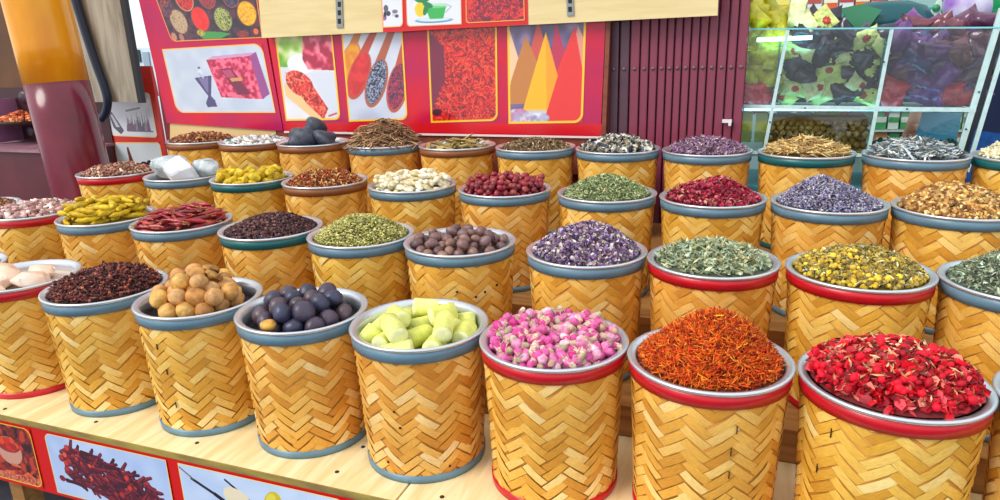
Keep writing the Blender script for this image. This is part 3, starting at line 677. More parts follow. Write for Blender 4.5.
fc = make_dome(.012, 1.8, -.02, 3, .0)
basket(-1.262, 2.843, 'B', 'brown', 'woven basket with brown band holding olive bark chips', fc, mat('bark_bed', (110, 90, 50), .9))
BK = mat_objvar('bark_chip', [(176, 150, 92), (146, 122, 68), (206, 184, 130), (120, 110, 58)], .7, 40, .5, 70, .2)
BKS = [MB().add([(-.5, -.4, 0), (.5, -.5, .1), (.55, .4, .05), (-.45, .5, .12), (-.45, -.35, .25), (.45, -.45, .4), (.5, .35, .33), (-.4, .42, .42)], [(3, 2, 1, 0), (4, 5, 6, 7), (0, 1, 5, 4), (1, 2, 6, 5), (2, 3, 7, 6), (3, 0, 4, 7)]) for _ in range(1)]
BKM = []
for L, w_, t_ in ((.06, .022, .014), (.045, .03, .012), (.035, .018, .02)):
    m_ = MB(); m_.v = [(v[0] * L, v[1] * w_, v[2] * t_) for v in BKS[0].v]; m_.f = BKS[0].f; BKM.append(m_.mesh('bark_chip', BK))
sp = deposit(46, [(-.02, 0, 0), (0, 0, 0), (.02, 0, 0)], .009, RI - .006, fc, 20, 10, .1)
put('bark_chip', BKM, sp, (-1.262, 2.843, LV['B']), 'curled olive brown bark chip in the brown-banded basket', 'bark', 'bark chips', 14, .4)
#BACKGROUND
# ------------------------------------------------------------------ printed pictures (flat print held in a fine colour grid)
def vnoise(x, y, s, seed=0):
    r = np.random.default_rng(seed); g = r.random((64, 64)); x = x * s; y = y * s
    xi = np.floor(x).astype(int); yi = np.floor(y).astype(int); fx = x - xi; fy = y - yi
    fx = fx * fx * (3 - 2 * fx); fy = fy * fy * (3 - 2 * fy); q = lambda a, b: g[a % 64, b % 64]
    return (q(xi, yi) * (1 - fx) + q(xi + 1, yi) * fx) * (1 - fy) + (q(xi, yi + 1) * (1 - fx) + q(xi + 1, yi + 1) * fx) * fy
class Art:
    def __init__(s, asp, ny, c):
        s.asp = asp; s.ny = ny; s.nx = max(4, int(round(ny * asp)))
        s.X, s.Y = np.meshgrid(np.linspace(0, asp, s.nx + 1), np.linspace(0, 1, s.ny + 1))
        s.A = np.zeros(s.X.shape + (3,)) + np.array(c, float); s.px = 1.0 / ny
    def put(s, m, c):
        m = np.clip(m, 0, 1)[..., None]; c = np.array(c, float); s.A = s.A * (1 - m) + c * m; return s
    def rot(s, cx, cy, a): c, n = math.cos(a), math.sin(a); x, y = s.X - cx, s.Y - cy; return x * c + y * n, -x * n + y * c
    def ell(s, cx, cy, rx, ry, c, a=0, inside=None):
        x, y = s.rot(cx, cy, a); d = (1 - np.hypot(x / rx, y / ry)) * min(rx, ry); m = np.clip(d / s.px + .5, 0, 1)
        return s.put(m if inside is None else m * inside, c)
    def m_ell(s, cx, cy, rx, ry, a=0): x, y = s.rot(cx, cy, a); return (np.hypot(x / rx, y / ry) < 1).astype(float)
    def m_poly(s, P):
        m = np.zeros(s.X.shape, bool); n = len(P)
        for i in range(n):
            (x1, y1), (x2, y2) = P[i], P[(i + 1) % n]
            if y1 == y2: continue
            k = ((y1 > s.Y) != (y2 > s.Y)) & (s.X < (x2 - x1) * (s.Y - y1) / (y2 - y1) + x1); m ^= k
        return m.astype(float)
    def poly(s, P, c): return s.put(s.m_poly(P), c)
    def line(s, x1, y1, x2, y2, w, c, w2=None):
        dx, dy = x2 - x1, y2 - y1; t = np.clip(((s.X - x1) * dx + (s.Y - y1) * dy) / (dx * dx + dy * dy + 1e-9), 0, 1)
        d = np.hypot(s.X - x1 - t * dx, s.Y - y1 - t * dy); ww = w if w2 is None else w + (w2 - w) * t
        return s.put(np.clip((ww - d) / s.px + .5, 0, 1), c)
    def speck(s, m, cols, sc, seed=0, con=1.0):
        n = vnoise(s.X + 7, s.Y + 3, sc, seed); n2 = vnoise(s.X + 1, s.Y + 9, sc * 1.7, seed + 1); v = np.clip((n * .6 + n2 * .4 - .5) * 2.2 * con + .5, 0, .999) * (len(cols) - 1)
        C = np.array(cols, float); i = v.astype(int); f = (v - i)[..., None]; c = C[i] * (1 - f) + C[np.minimum(i + 1, len(C) - 1)] * f
        m = m[..., None]; s.A = s.A * (1 - m) + c * m; return s
    def threads(s, m, cols, n, L, w, seed=0):
        r = np.random.default_rng(seed); ys, xs = np.nonzero(m > .5)
        for k in range(n):
            i = r.integers(len(xs)); x, y = s.X[ys[i], xs[i]], s.Y[ys[i], xs[i]]; a = r.random() * 3.14; c = cols[r.integers(len(cols))]
            x0, x1 = int((x - L) / s.px), int((x + L) / s.px) + 2; y0, y1 = int((y - L) / s.px), int((y + L) / s.px) + 2
            sl = (slice(max(0, y0), y1), slice(max(0, x0), x1)); X, Y = s.X[sl] - x, s.Y[sl] - y
            t = np.clip(X * math.cos(a) + Y * math.sin(a), -L, L); d = np.hypot(X - t * math.cos(a), Y - t * math.sin(a))
            mm = (np.clip((w - d) / s.px + .5, 0, 1) * m[sl])[..., None]; s.A[sl] = s.A[sl] * (1 - mm) + np.array(c, float) * mm
        return s
    def frame(s, c, out, w, rad, corners=(1, 1, 1, 1)):
        """rounded picture border; corners TL TR BR BL"""
        hx, hy = s.asp / 2, .5; x, y = s.X - hx, s.Y - hy
        q = np.where(y < 0, np.where(x < 0, corners[0], corners[1]), np.where(x < 0, corners[3], corners[2])) * rad
        ax, ay = np.abs(x) - hx + q, np.abs(y) - hy + q
        d = np.hypot(np.maximum(ax, 0), np.maximum(ay, 0)) + np.minimum(np.maximum(ax, ay), 0) - q
        s.put(np.clip((d + w) / s.px + .5, 0, 1), c); return s.put(np.clip(d / s.px + .5, 0, 1), out)
def quad_pts(C4, U, V):  # C4 = TL TR BR BL
    TL, TR, BR, BL = [np.array(c, float) for c in C4]; U = U[..., None]; V = V[..., None]
    return (TL * (1 - U) + TR * U) * (1 - V) + (BL * (1 - U) + BR * U) * V
def picture(name, C4, art, parent, mt=None, dy=-.002):
    U = art.X / art.asp; P = quad_pts(C4, U, art.Y); P[..., 1] += dy; n, m = U.shape
    i = np.arange(n * m).reshape(n, m); Fs = np.stack([i[1:, :-1], i[1:, 1:], i[:-1, 1:], i[:-1, :-1]], -1).reshape(-1, 4)
    loc = P.reshape(-1, 3).mean(0); o = me_obj(name, mesh(name, P.reshape(-1, 3) - loc, Fs, mt or PRINT, False, lin(np.clip(art.A, 0, 255)).reshape(-1, 3)), None, loc)
    if parent is not None: child(o, parent)
    return o
def aspect(C4):
    C4 = [np.array(c) for c in C4]; w = np.linalg.norm(C4[1] - C4[0]) + np.linalg.norm(C4[2] - C4[3]); h = np.linalg.norm(C4[3] - C4[0]) + np.linalg.norm(C4[2] - C4[1]); return w / h
def WQ(Y, *p): return [W(a, b, Y) for a, b in p]
def pslab(name, Y, pts, t, mt, parent=None):    # pts TL TR BR BL in pixels on plane y=Y
    C = WQ(Y, *pts); loc = np.mean(C, 0); C = [c - loc for c in C]
    o = MB().slab([C[3], C[2], C[1], C[0]], t).obj(name, mt, None, False, loc)
    return child(o, parent) if parent is not None else o

RED = mat('poster_red', (214, 20, 34), .25, var=.04, scale=4); MAG = mat('poster_magenta', (170, 20, 80), .25, var=.05, scale=4)
YEL = (250, 200, 40)
YW = 3.12
# wall carrying the posters
wb = MB().box((-1.95, 3.22, 1.25), (2.68, .12, 2.5)).obj('wall_back', mat('wall_paint', (120, 44, 48), .7)); tag(wb, 'dark red stall wall behind the posters', kind='structure')

# --- left poster: bowls of spices above, perfume box below
pa = empty('spice_poster', W(215, 128, YW), 'red glossy poster with bowls of spices above a pink perfume box', 'poster')
pslab('panel', YW, ((133, -25), (255, -25), (283, 131), (167, 123)), .02, mat('poster_crimson', (216, 18, 44), .22, c2=(176, 24, 90), scale=3), pa)
C = WQ(YW, (147, -25), (254, -25), (263, 38), (172, 42)); a = Art(aspect(C), 150, (62, 34, 58)); A_ = a.asp
a.speck(np.ones_like(a.X), [(40, 24, 46), (70, 36, 58), (90, 44, 60)], 14, 3)
def bowl(x, y, r, cols, sc, rim=(196, 120, 84), seed=0):
    a.ell(x, y, r * 1.1, r * 1.18, rim); a.ell(x, y, r, r * 1.08, cols[0]); a.speck(a.m_ell(x, y, r, r * 1.08), cols, sc, seed, 1.6)
bowl(A_ * .16, .70, .165, [(150, 120, 90), (214, 186, 150), (180, 150, 112)], 60, (110, 60, 50), 1)
bowl(A_ * .395, .67, .165, [(226, 22, 24), (238, 40, 30)], 10, (120, 60, 66), 2)
bowl(A_ * .63, .68, .165, [(70, 84, 40), (206, 206, 120), (150, 160, 80)], 55, (90, 80, 60), 3)
bowl(A_ * .88, .60, .175, [(224, 150, 14), (248, 190, 30)], 40, (120, 70, 30), 4)
bowl(A_ * .29, .36, .16, [(200, 24, 30), (232, 60, 50), (150, 20, 30)], 34, (210, 150, 100), 5)
bowl(A_ * .52, .34, .15, [(90, 30, 44), (206, 60, 70), (130, 40, 50)], 50, (150, 80, 70), 6)
bowl(A_ * .75, .34, .14, [(50, 36, 60), (90, 70, 100)], 40, (170, 90, 80), 7)
bowl(A_ * .05, .42, .17, [(70, 30, 44), (180, 70, 60), (60, 40, 80)], 22, (120, 50, 50), 8)
bowl(A_ * .97, .26, .11, [(226, 140, 60), (200, 90, 40)], 30, (150, 70, 50), 9)
a.poly([(A_ * .34, .93), (A_ * .42, .86), (A_ * .58, .88), (A_ * .68, .91), (A_ * .55, .98), (A_ * .38, .98)], (60, 150, 70)); a.speck(a.m_ell(A_ * .36, .88, .08, .05), [(220, 190, 60), (120, 130, 50)], 40, 4)
a.ell(A_ * .05, .92, .055, .06, (190, 130, 110)); a.ell(A_ * .13, .94, .05, .06, (176, 112, 96))
a.speck(a.m_ell(A_ * .80, .92, .12, .05), [(120, 30, 40), (170, 60, 60)], 60, 5); a.ell(A_ * .94, .89, .05, .05, (236, 100, 40))
a.frame((250, 150, 40), (200, 18, 44), .018, .12, (0, 0, 0, 1)); picture('picture', C, a, pa)
C = WQ(YW, (162, 49), (262, 43), (276, 113), (177, 113)); a = Art(aspect(C), 140, (196, 208, 226)); A_ = a.asp
a.speck(np.ones_like(a.X), [(188, 202, 222), (206, 216, 232)], 4, 3)
bx = [(A_ * .43, .20), (A_ * .86, .17), (A_ * .90, .80), (A_ * .50, .76)]
a.poly([(A_ * .43, .20), (A_ * .50, .15), (A_ * .93, .12), (A_ * .86, .17)], (206, 150, 196)); a.poly([(A_ * .86, .17), (A_ * .93, .12), (A_ * .98, .72), (A_ * .90, .80)], (150, 70, 140))
a.poly(bx, (206, 30, 84)); m = a.m_poly(bx); a.speck(m, [(170, 14, 60), (216, 40, 92), (240, 110, 140)], 18, 8, 1.4)
a.poly([(A_ * .54, .34), (A_ * .66, .33), (A_ * .80, .72), (A_ * .68, .73)], (120, 16, 66)); a.poly([(A_ * .56, .36), (A_ * .65, .355), (A_ * .68, .46), (A_ * .60, .47)], (190, 60, 110))
a.poly([(A_ * .62, .48), (A_ * .74, .47), (A_ * .75, .52), (A_ * .64, .53)], (214, 150, 90))
a.poly([(A_ * .27, .46), (A_ * .45, .43), (A_ * .40, .74), (A_ * .43, .80), (A_ * .44, .90), (A_ * .34, .91), (A_ * .33, .85), (A_ * .37, .74)], (74, 66, 116))
a.poly([(A_ * .31, .47), (A_ * .41, .455), (A_ * .38, .68), (A_ * .37, .68)], (120, 110, 160)); a.ell(A_ * .34, .38, .045, .05, (214, 222, 236)); a.ell(A_ * .34, .31, .025, .018, (90, 96, 130)); a.line(A_ * .33, .40, A_ * .36, .45, .02, (180, 190, 214))
a.frame((250, 190, 90), (200, 18, 40), .02, .16, (0, 1, 0, 1)); picture('picture', C, a, pa)
tr = pslab('trim_1', YW + .01, ((170, 121), (277, 129), (277, 150), (170, 150)), .03, mat('cream_trim', (226, 196, 140), .5)); tag(tr, 'cream skirting board below the perfume box poster', kind='structure')

# --- right poster: four pictures
pb = empty('spice_poster', W(440, 136, YW), 'red glossy poster with scoop, spoons, saffron and powder pyramid pictures', 'poster')
pslab('panel', YW, ((266, 25), (606, 10), (600.5, 137), (284, 131)), .02, mat('poster_crimson', (216, 18, 44), .22, c2=(176, 24, 90), scale=3), pb)
pslab('red_stripe', YW - .001, ((286, 123), (602, 124), (601.5, 135), (285, 130.5)), .001, RED, pb)
pslab('white_edge', YW - .0015, ((284, 131), (601, 136.5), (600.5, 138.5), (284, 133)), .004, mat('white_edge', (236, 220, 214), .4), pb)
pslab('wood_edge', YW - .005, ((606.5, 8), (611, 8), (605, 145), (601, 145)), .02, mat('brown_edge', (130, 66, 44), .5, var=.15, scale=30), pb)
# scoop
C = WQ(YW, (273, 22), (331, 19), (341, 120), (286, 121)); a = Art(aspect(C), 190, (222, 224, 234)); A_ = a.asp
a.speck(np.ones_like(a.X), [(208, 212, 226), (236, 236, 242)], 3, 3)
a.put(np.clip((.42 - a.Y + .0 * a.X) * 20, 0, 1) * np.clip((A_ * .62 - a.X) * 9, 0, 1), (150, 190, 70)); a.speck(a.m_ell(A_ * .15, .25, A_ * .5, .2), [(100, 170, 40), (170, 206, 90), (230, 240, 210)], 9, 5)
a.ell(A_ * .42, .42, A_ * .26, .10, (236, 238, 240)); a.put(a.m_poly([(A_ * .5, .1), (A_, .1), (A_, .5), (A_ * .52, .48), (A_ * .44, .38)]), (206, 50, 90)); a.speck(a.m_poly([(A_ * .5, .1), (A_, .1), (A_, .5), (A_ * .52, .48), (A_ * .44, .38)]), [(170, 24, 60), (220, 60, 100), (240, 130, 150)], 16, 6, 1.4)
a.put(a.m_poly([(A_ * .05, .62), (A_ * .22, .62), (A_ * .78, .99), (A_ * .52, .99), (A_ * .06, .74)]), (240, 200, 140)); a.put(a.m_poly([(A_ * .55, .52), (A_, .52), (A_, .88), (A_ * .80, .88)]), (214, 220, 234))
sm = np.clip(a.m_ell(A_ * .34, .62, A_ * .26, .12, .5) + a.m_poly([(A_ * .1, .5), (A_ * .48, .55), (A_ * .80, .88), (A_ * .70, .99), (A_ * .42, .82)]), 0, 1)
a.speck(sm, [(176, 20, 24), (214, 36, 30)], 20, 7); a.threads(sm, [(236, 70, 50), (150, 12, 22), (224, 40, 40), (246, 130, 90)], 260, .05, .008, 3)
a.line(A_ * .80, .955, A_ * .94, .93, .008, (214, 40, 60))
a.frame(YEL, (190, 16, 60), .02, .08, (0, 0, 1, 0)); picture('picture', C, a, pb)
# spoons
C = WQ(YW, (340, 18), (402, 16), (408, 120), (349, 122)); a = Art(aspect(C), 190, (206, 212, 230)); A_ = a.asp
a.speck(np.ones_like(a.X), [(190, 198, 222), (216, 222, 236)], 4, 2)
for i, (x0, x1, yc, cc, fill) in enumerate(((.30, .10, .46, (206, 120, 40), [(236, 160, 20), (224, 130, 16)]), (.56, .24, .55, (190, 70, 50), [(200, 24, 34), (224, 44, 44)]), (.84, .52, .63, (176, 90, 60), [(60, 70, 110), (190, 196, 210), (36, 40, 70)]), (1.10, .86, .68, (190, 80, 60), [(120, 24, 60), (206, 50, 90), (60, 40, 70)]))):
    an = math.atan2(yc - .12, A_ * (x1 - x0)); cx, cy = A_ * x1, yc
    a.line(A_ * x0, .12, cx, cy - .1, .034, cc, .05); a.ell(cx, cy, .25, .115, cc, an); a.ell(cx, cy - .012, .225, .095, fill[0], an); a.speck(a.m_ell(cx, cy - .012, .225, .095, an), fill, 46 if i > 1 else 14, i, 1.6)
a.frame(YEL, (190, 16, 60), .02, .08, (0, 0, 1, 0)); picture('picture', C, a, pb)
# saffron
C = WQ(YW, (426.5, 14), (497, 11), (498, 121), (431, 123)); a = Art(aspect(C), 200, (196, 20, 30)); A_ = a.asp; al = np.ones_like(a.X)
a.speck(al, [(170, 14, 30), (216, 24, 30), (190, 20, 40)], 12, 3); a.threads(al, [(236, 46, 32), (150, 10, 24), (226, 24, 30), (104, 10, 30), (246, 84, 50)], 2600, .024, .0048, 5)
for k in range(7): a.line(A_ * (.04 + .03 * k), .18 + .02 * k, A_ * (.02 + .035 * k), .9 - .05 * k, .012, (120, 20, 60))
a.ell(A_ * .10, .9, .05, .035, (70, 24, 50)); a.frame(YEL, (186, 16, 44), .02, .08, (0, 0, 1, 0)); picture('picture', C, a, pb)
# powder pyramids
C = WQ(YW, (507, 10), (587, 6), (583, 123), (508.5, 124)); a = Art(aspect(C), 200, (110, 90, 130)); A_ = a.asp
a.speck(np.ones_like(a.X), [(70, 60, 100), (150, 130, 170)], 7, 3)
P_ = lambda *p: [(A_ * u, v) for u, v in p]
a.poly(P_((.0, .10), (.16, .45), (.02, .70), (0, .70)), (244, 200, 160)); a.poly(P_((.40, .10), (.56, .45), (.4, .8), (.2, .6)), (206, 80, 70)); a.poly(P_((.62, .10), (.82, .55), (.5, .9)), (190, 40, 80)); a.poly(P_((.24, .22), (.42, .5), (.28, .82), (.0, .82), (.04, .62)), (196, 124, 56))
a.poly(P_((.9, .16), (1, .3), (1, .9), (.66, .9)), (226, 150, 130)); a.poly(P_((.86, .16), (1.0, .62), (.98, .99), (.5, .99), (.58, .66)), (232, 44, 40)); a.poly(P_((.50, .20), (.66, .58), (.52, .90), (.20, .88)), (250, 184, 8)); a.poly(P_((.50, .20), (.66, .58), (.52, .90)), (246, 160, 16))
a.put(np.clip((a.Y - .86) * 30, 0, 1) * (a.X < A_ * .52), (206, 204, 222)); a.speck(a.m_ell(A_ * .14, .93, .11, .07), [(214, 120, 160), (170, 170, 210), (230, 200, 210)], 24, 4); a.speck(a.m_ell(A_ * .42, .95, .1, .05), [(150, 150, 190), (230, 230, 240)], 20, 4)
a.frame(YEL, (196, 20, 50), .022, .09, (0, 0, 1, 0)); picture('picture', C, a, pb)
t2 = pslab('trim_2', YW + .01, ((276, 129), (604, 137), (604, 175), (276, 165)), .05, mat('brown_trim', (134, 62, 46), .5, var=.12, scale=20)); tag(t2, 'brown wooden skirting below the four picture poster', kind='structure')

# --- header board with strip poster
HY = 3.075
hb = empty('header_board', W(490, 27, HY), 'pale wooden header board fixed across the top of the posters', 'board')
pslab('board', HY, ((255, -40), (720, -40), (717.5, 15.5), (262, 38)), .02, mat_wood('header_ply', (222, 200, 144), (232, 212, 158), (1, 9, 9)), hb)
MS = mat('bracket_steel', (150, 152, 150), .35, .6); SL = mat('slot_black', (18, 18, 22), .6)
for (x0, x1, y1) in ((336, 343, 28), (566.5, 574, 16)):
    s_ = pslab('slotted_bracket', HY - .006, ((x0 - 2, -30), (x1 - 2, -30), (x1, y1 - .6), (x0 + .6, y1)), .006, MS, hb)
    for k in range(5):
        yy = y1 - 4 - 8.5 * k; q = pslab('slot', HY - .0068, ((x0 + 1.5, yy - 5.2), (x1 - 2.2, yy - 5.4), (x1 - 2, yy - .2), (x0 + 1.8, yy)), .001, SL)
        q.parent = s_; q.location = Vector(q.location) - hb.location - s_.location
sp_ = empty('strip_poster', W(455, 28, HY), 'narrow red poster strip with sweet, tea cup and saffron pictures on the header board', 'poster')
pslab('panel', HY - .003, ((382, -30), (527, -30), (528, 24.5), (383, 32.5)), .0025, mat('strip_red', (214, 30, 34), .3), sp_)
C = WQ(HY - .003, (380, -30), (402, -30), (403.5, 27), (383, 28)); a = Art(aspect(C), 110, (226, 230, 240)); A_ = a.asp
for (x, y, rx, ry, c) in ((.1, .82, .05, .05, (150, 90, 170)), (.3, .75, .05, .045, (60, 56, 76)), (.2, .66, .05, .06, (90, 86, 106)), (.62, .72, .06, .035, (120, 116, 130)), (.7, .8, .04, .03, (70, 66, 90)), (.55, .78, .03, .03, (200, 196, 214)), (.14, .76, .03, .05, (40, 36, 60))): a.ell(A_ * x, y, rx, ry, c)
a.frame((250, 160, 90), (214, 30, 34), .02, .1, (0, 0, 1, 0)); picture('picture', C, a, sp_)
C = WQ(HY - .003, (405, -30), (461, -30), (462, 24.5), (407, 27)); a = Art(aspect(C), 130, (226, 230, 240)); A_ = a.asp
a.ell(A_ * .5, .90, A_ * .34, .05, (90, 150, 190)); a.ell(A_ * .5, .885, A_ * .30, .035, (214, 226, 236)); a.ell(A_ * .26, .70, .12, .13, (244, 206, 40)); a.poly([(A_ * .34, .60), (A_ * .74, .60), (A_ * .68, .88), (A_ * .42, .88)], (176, 220, 190)); a.poly([(A_ * .35, .66), (A_ * .73, .65), (A_ * .67, .87), (A_ * .43, .87)], (50, 176, 80)); a.ell(A_ * .54, .66, A_ * .19, .02, (110, 206, 120))
for (x, y, t) in ((.20, .50, .6), (.30, .46, -.9), (.36, .52, -.4), (.36, .70, -1.2), (.40, .62, .3)): a.ell(A_ * x, y, .11, .05, (20, 130, 70), t)
a.line(A_ * .74, .62, A_ * .82, .66, .012, (170, 190, 200)); a.line(A_ * .82, .66, A_ * .72, .76, .012, (170, 190, 200))
a.frame((250, 160, 90), (214, 30, 34), .018, .08, (0, 0, 0, 1)); picture('picture', C, a, sp_)
C = WQ(HY - .003, (465, -30), (524, -30), (525, 20.5), (466, 23.5)); a = Art(aspect(C), 120, (206, 30, 40)); al = np.ones_like(a.X); a.speck(al, [(110, 20, 50), (200, 30, 40), (226, 50, 40)], 14, 5, 1.4); a.threads(al, [(236, 60, 40), (90, 16, 60), (214, 24, 40), (150, 20, 50)], 700, .04, .009, 8)
a.frame((250, 160, 60), (214, 30, 34), .022, .08, (0, 0, 0, 1)); picture('picture', C, a, sp_)

# ------------------------------------------------------------------ folding maroon door
DY = 3.16
dr = empty('folding_door', W(672, 140, DY) * np.array([1, 1, 0]), 'maroon folding door of narrow vertical metal slats with a row of bolts', 'door')
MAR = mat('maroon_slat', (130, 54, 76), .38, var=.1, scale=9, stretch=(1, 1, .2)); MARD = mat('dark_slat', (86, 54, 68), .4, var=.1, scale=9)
bxs = [614, 624, 635, 644.5, 653, 662, 669.5, 677.5, 685.5, 694, 702.5, 711, 722, 731, 740.5]
wx = [W(b, 68, DY)[0] for b in bxs]; edges = [wx[0] - .022] + [(wx[i] + wx[i + 1]) / 2 for i in range(14)] + [wx[-1] + .022]
bz = W(677, 68, DY)[2]
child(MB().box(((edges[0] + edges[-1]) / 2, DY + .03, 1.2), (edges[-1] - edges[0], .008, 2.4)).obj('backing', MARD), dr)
for i in range(15):
    x0, x1 = edges[i] + .0015, edges[i + 1] - .0015; w_ = x1 - x0; zc = 1.2
    pr = [(x0, .014), (x0 + .002, .001), (x0 + .006, -.002), (x1 - .006, -.004), (x1 - .002, -.002), (x1, .014)]
    m_ = MB(); V = [(x - (x0 + x1) / 2, y, z) for z in (-1.2, 1.2) for x, y in pr]; n = len(pr)
    m_.add(V, [(k, k + 1, n + k + 1, n + k) for k in range(n - 1)] + [(n - 1, 0, n, 2 * n - 1), tuple(range(n))[::-1], tuple(range(n, 2 * n))])
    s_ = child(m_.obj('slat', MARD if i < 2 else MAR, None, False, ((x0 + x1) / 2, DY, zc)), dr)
    bt = MB().tube([(0, .002, 0), (0, -.004, 0), (0, -.006, 0)], [.008, .008, .004], 8).obj('bolt', mat('bolt_metal', (120, 96, 104), .35, .4), s_, True, (0, -.0045, bz - zc))
m_ = MB().box((0, 0, 0), (.04, .012, .014)); m_.box((.012, -.002, -.012), (.012, .01, .016))
child(m_.obj('latch_plate', mat('white_latch', (226, 220, 224), .4), None, False, W(727, 121, DY - .02)), dr)

# ------------------------------------------------------------------ glass sweet counter
GY = 3.22
cs = empty('display_case', W(860, 150, GY) * np.array([1, 1, 0]) + np.array([0, .25, 0]), 'glass sweet counter with pale frame strips behind the back row of baskets', 'case')
FRM = mat('case_frame', (190, 220, 222), .35, var=.05, scale=30); GLS = mat_glass('case_glass', (246, 253, 254)); TEAL = mat('teal_panel', (70, 150, 160), .4, var=.08, scale=6); INNER = mat('case_inner', (40, 78, 88), .6)
def bar(name, p1, p2, w, mt, Y=GY, d=.014):
    a_, b_ = W(*p1, Y), W(*p2, Y); t = (b_ - a_) / np.linalg.norm(b_ - a_); n_ = np.cross(t, np.array([0, 1, 0])); n_ *= w / 2; loc = (a_ + b_) / 2
    C = [a_ - n_ - loc, b_ - n_ - loc, b_ + n_ - loc, a_ + n_ - loc]
    m_ = MB().slab(C, d); return child(m_.obj(name, mt, None, False, loc), cs)
zt = W(787, 30, GY)[2]; zm = W(860, 108, GY)[2]
for p1, p2 in (((788, 30), (762, 162)), ((892, 29), (866, 164))): bar('frame_strip', p1, p2, .014, FRM)
bar('corner_post', (1003, 8), (954, 172), .022, FRM); bar('corner_post', (1009, 8), (960, 172), .016, mat('case_black', (20, 28, 36), .4), GY + .001); bar('corner_post', (1016, 8), (967, 172), .016, FRM, GY + .002)
bar('frame_strip', (735, 106.5), (976, 110), .017, FRM, GY - .001); bar('top_edge', (745, 29), (1000, 27.5), .006, mat('glass_edge', (120, 206, 214), .15), GY - .002)
bar('frame_strip', (735, 152), (960, 158), .014, FRM, GY - .001)
for (px, py) in ((781, 75), (770, 122), (884, 62), (873, 93), (868, 126), (805, 108), (907, 109), (979, 92), (966, 129)):
    c_ = W(px, py, GY - .002); child(MB().tube([(0, .002, 0), (0, -.003, 0)], .0035, 8).obj('screw', DARK, None, False, c_), cs)
xl, xr = W(740, 107, GY)[0] - .03, W(972, 107, GY)[0]
for (p) in (((746, 29), (787, 29), (773, 107), (737, 107)), ((790, 29), (891, 29), (876, 108), (775, 107)), ((894, 28), (1000, 27), (976, 110), (878, 108)),
            ((737, 108), (773, 108), (763, 152), (735, 151)), ((775, 108), (876, 109), (867, 155), (765, 152)), ((878, 109), (976, 111), (958, 158), (869, 155))):
    pslab('glass_pane', GY + .006, p, .004, GLS, cs)
child(MB().box(((xl + xr) / 2, GY + .27, zm - .01), (xr - xl, .5, .012)).obj('shelf', FRM), cs)
child(MB().box(((xl + xr) / 2, GY + .27, W(860, 156, GY)[2] - .006), (xr - xl, .5, .012)).obj('shelf', FRM), cs)
child(MB().box(((xl + xr) / 2, GY + .27, .45), (xr - xl, .5, .9)).obj('base_cabinet', TEAL), cs)
child(MB().box(((xl + xr) / 2, GY + .30, (zm + zt) / 2), (xr - xl, .01, zt - zm - .004)).obj('bin_back', INNER), cs)
for px in (775, 878): 
    x_ = W(px, 108, GY)[0]; child(MB().box((x_, GY + .16, (zm + zt) / 2 - .02), (.006, .27, zt - zm - .05)).obj('bin_divider', TEAL), cs)

LED = mat('led', (255, 255, 255)); LED.node_tree.nodes['Principled BSDF'].inputs['Emission Color'].default_value = (.25, .80, .90, 1); LED.node_tree.nodes['Principled BSDF'].inputs['Emission Strength'].default_value = 7
child(MB().tube([W(757, 40, GY + .022), W(812, 37.5, GY + .022)], .008, 8).obj('light_tube', LED), cs)
child(MB().tube([(xl + .05, GY + .024, zm - .008), (xr - .08, GY + .024, zm - .008)], .006, 8).obj('light_tube', LED), cs)  # added tube, hidden behind the frame strip, to brighten the lower bin
# wrapped sweets: pillow packets with crimped ends
def packet(name, mt, L, H, T, seed, spot=None, spotmat=None):
    r = np.random.default_rng(seed); n, m = (16, 12) if spot else (10, 7); V = []; Fs = []; mi = []
    for sgn in (1, -1):
        for i in range(n + 1):
            for j in range(m + 1):
                u, v = i / n * 2 - 1, j / m * 2 - 1
                th = 1.5 * T * max(0, 1 - abs(u) ** 3) ** .6 * max(0, 1 - abs(v) ** 2.4) ** .6 * (1 + .18 * r.normal()); cr_ = (.06 * math.sin(9 * v + 5 * u)) * T * 2 * (abs(u) > .75)
                V.append((u * L * (1 - .1 * (1 - v * v)), -sgn * th + cr_, v * H * (1 - .12 * (1 - u * u) + .1 * (abs(u) > .9))))
    N = (n + 1) * (m + 1)
    for s in range(2):
        for i in range(n):
            for j in range(m):
                a_, b_, c_, d_ = s * N + i * (m + 1) + j, s * N + (i + 1) * (m + 1) + j, s * N + (i + 1) * (m + 1) + j + 1, s * N + i * (m + 1) + j + 1
                Fs.append((a_, b_, c_, d_) if s == 0 else (d_, c_, b_, a_)); u, v = (i + .5) / n * 2 - 1, (j + .5) / m * 2 - 1; mi.append(1 if (s == 0 and spot and math.hypot(u - .05, (v - .1) * .8) < spot) else 0)
    me = mesh(name, V, Fs, [mt, spotmat or mt], True); me.polygons.foreach_set('material_index', np.array(mi, np.int32)); return me
def wrapm(name, cols, rough=.22): return mat_objvar(name, cols, rough, 22, .9, 26, .6)
LIME = wrapm('lime_wrap', [(226, 230, 150), (210, 222, 120), (240, 240, 186), (196, 214, 90)]); GOLD = wrapm('gold_wrap', [(214, 206, 30), (196, 190, 20), (226, 214, 70)])
BLK = wrapm('black_wrap', [(44, 40, 54), (60, 52, 70), (34, 36, 56)], .15); PUR = wrapm('purple_wrap', [(96, 44, 100), (124, 60, 140), (70, 44, 84), (120, 64, 74), (64, 74, 130)], .12); RDW = wrapm('red_wrap', [(200, 20, 44), (216, 50, 70)]); SPOT = mat('red_motif', (190, 60, 40), .3)
g_ = np.random.default_rng(21)
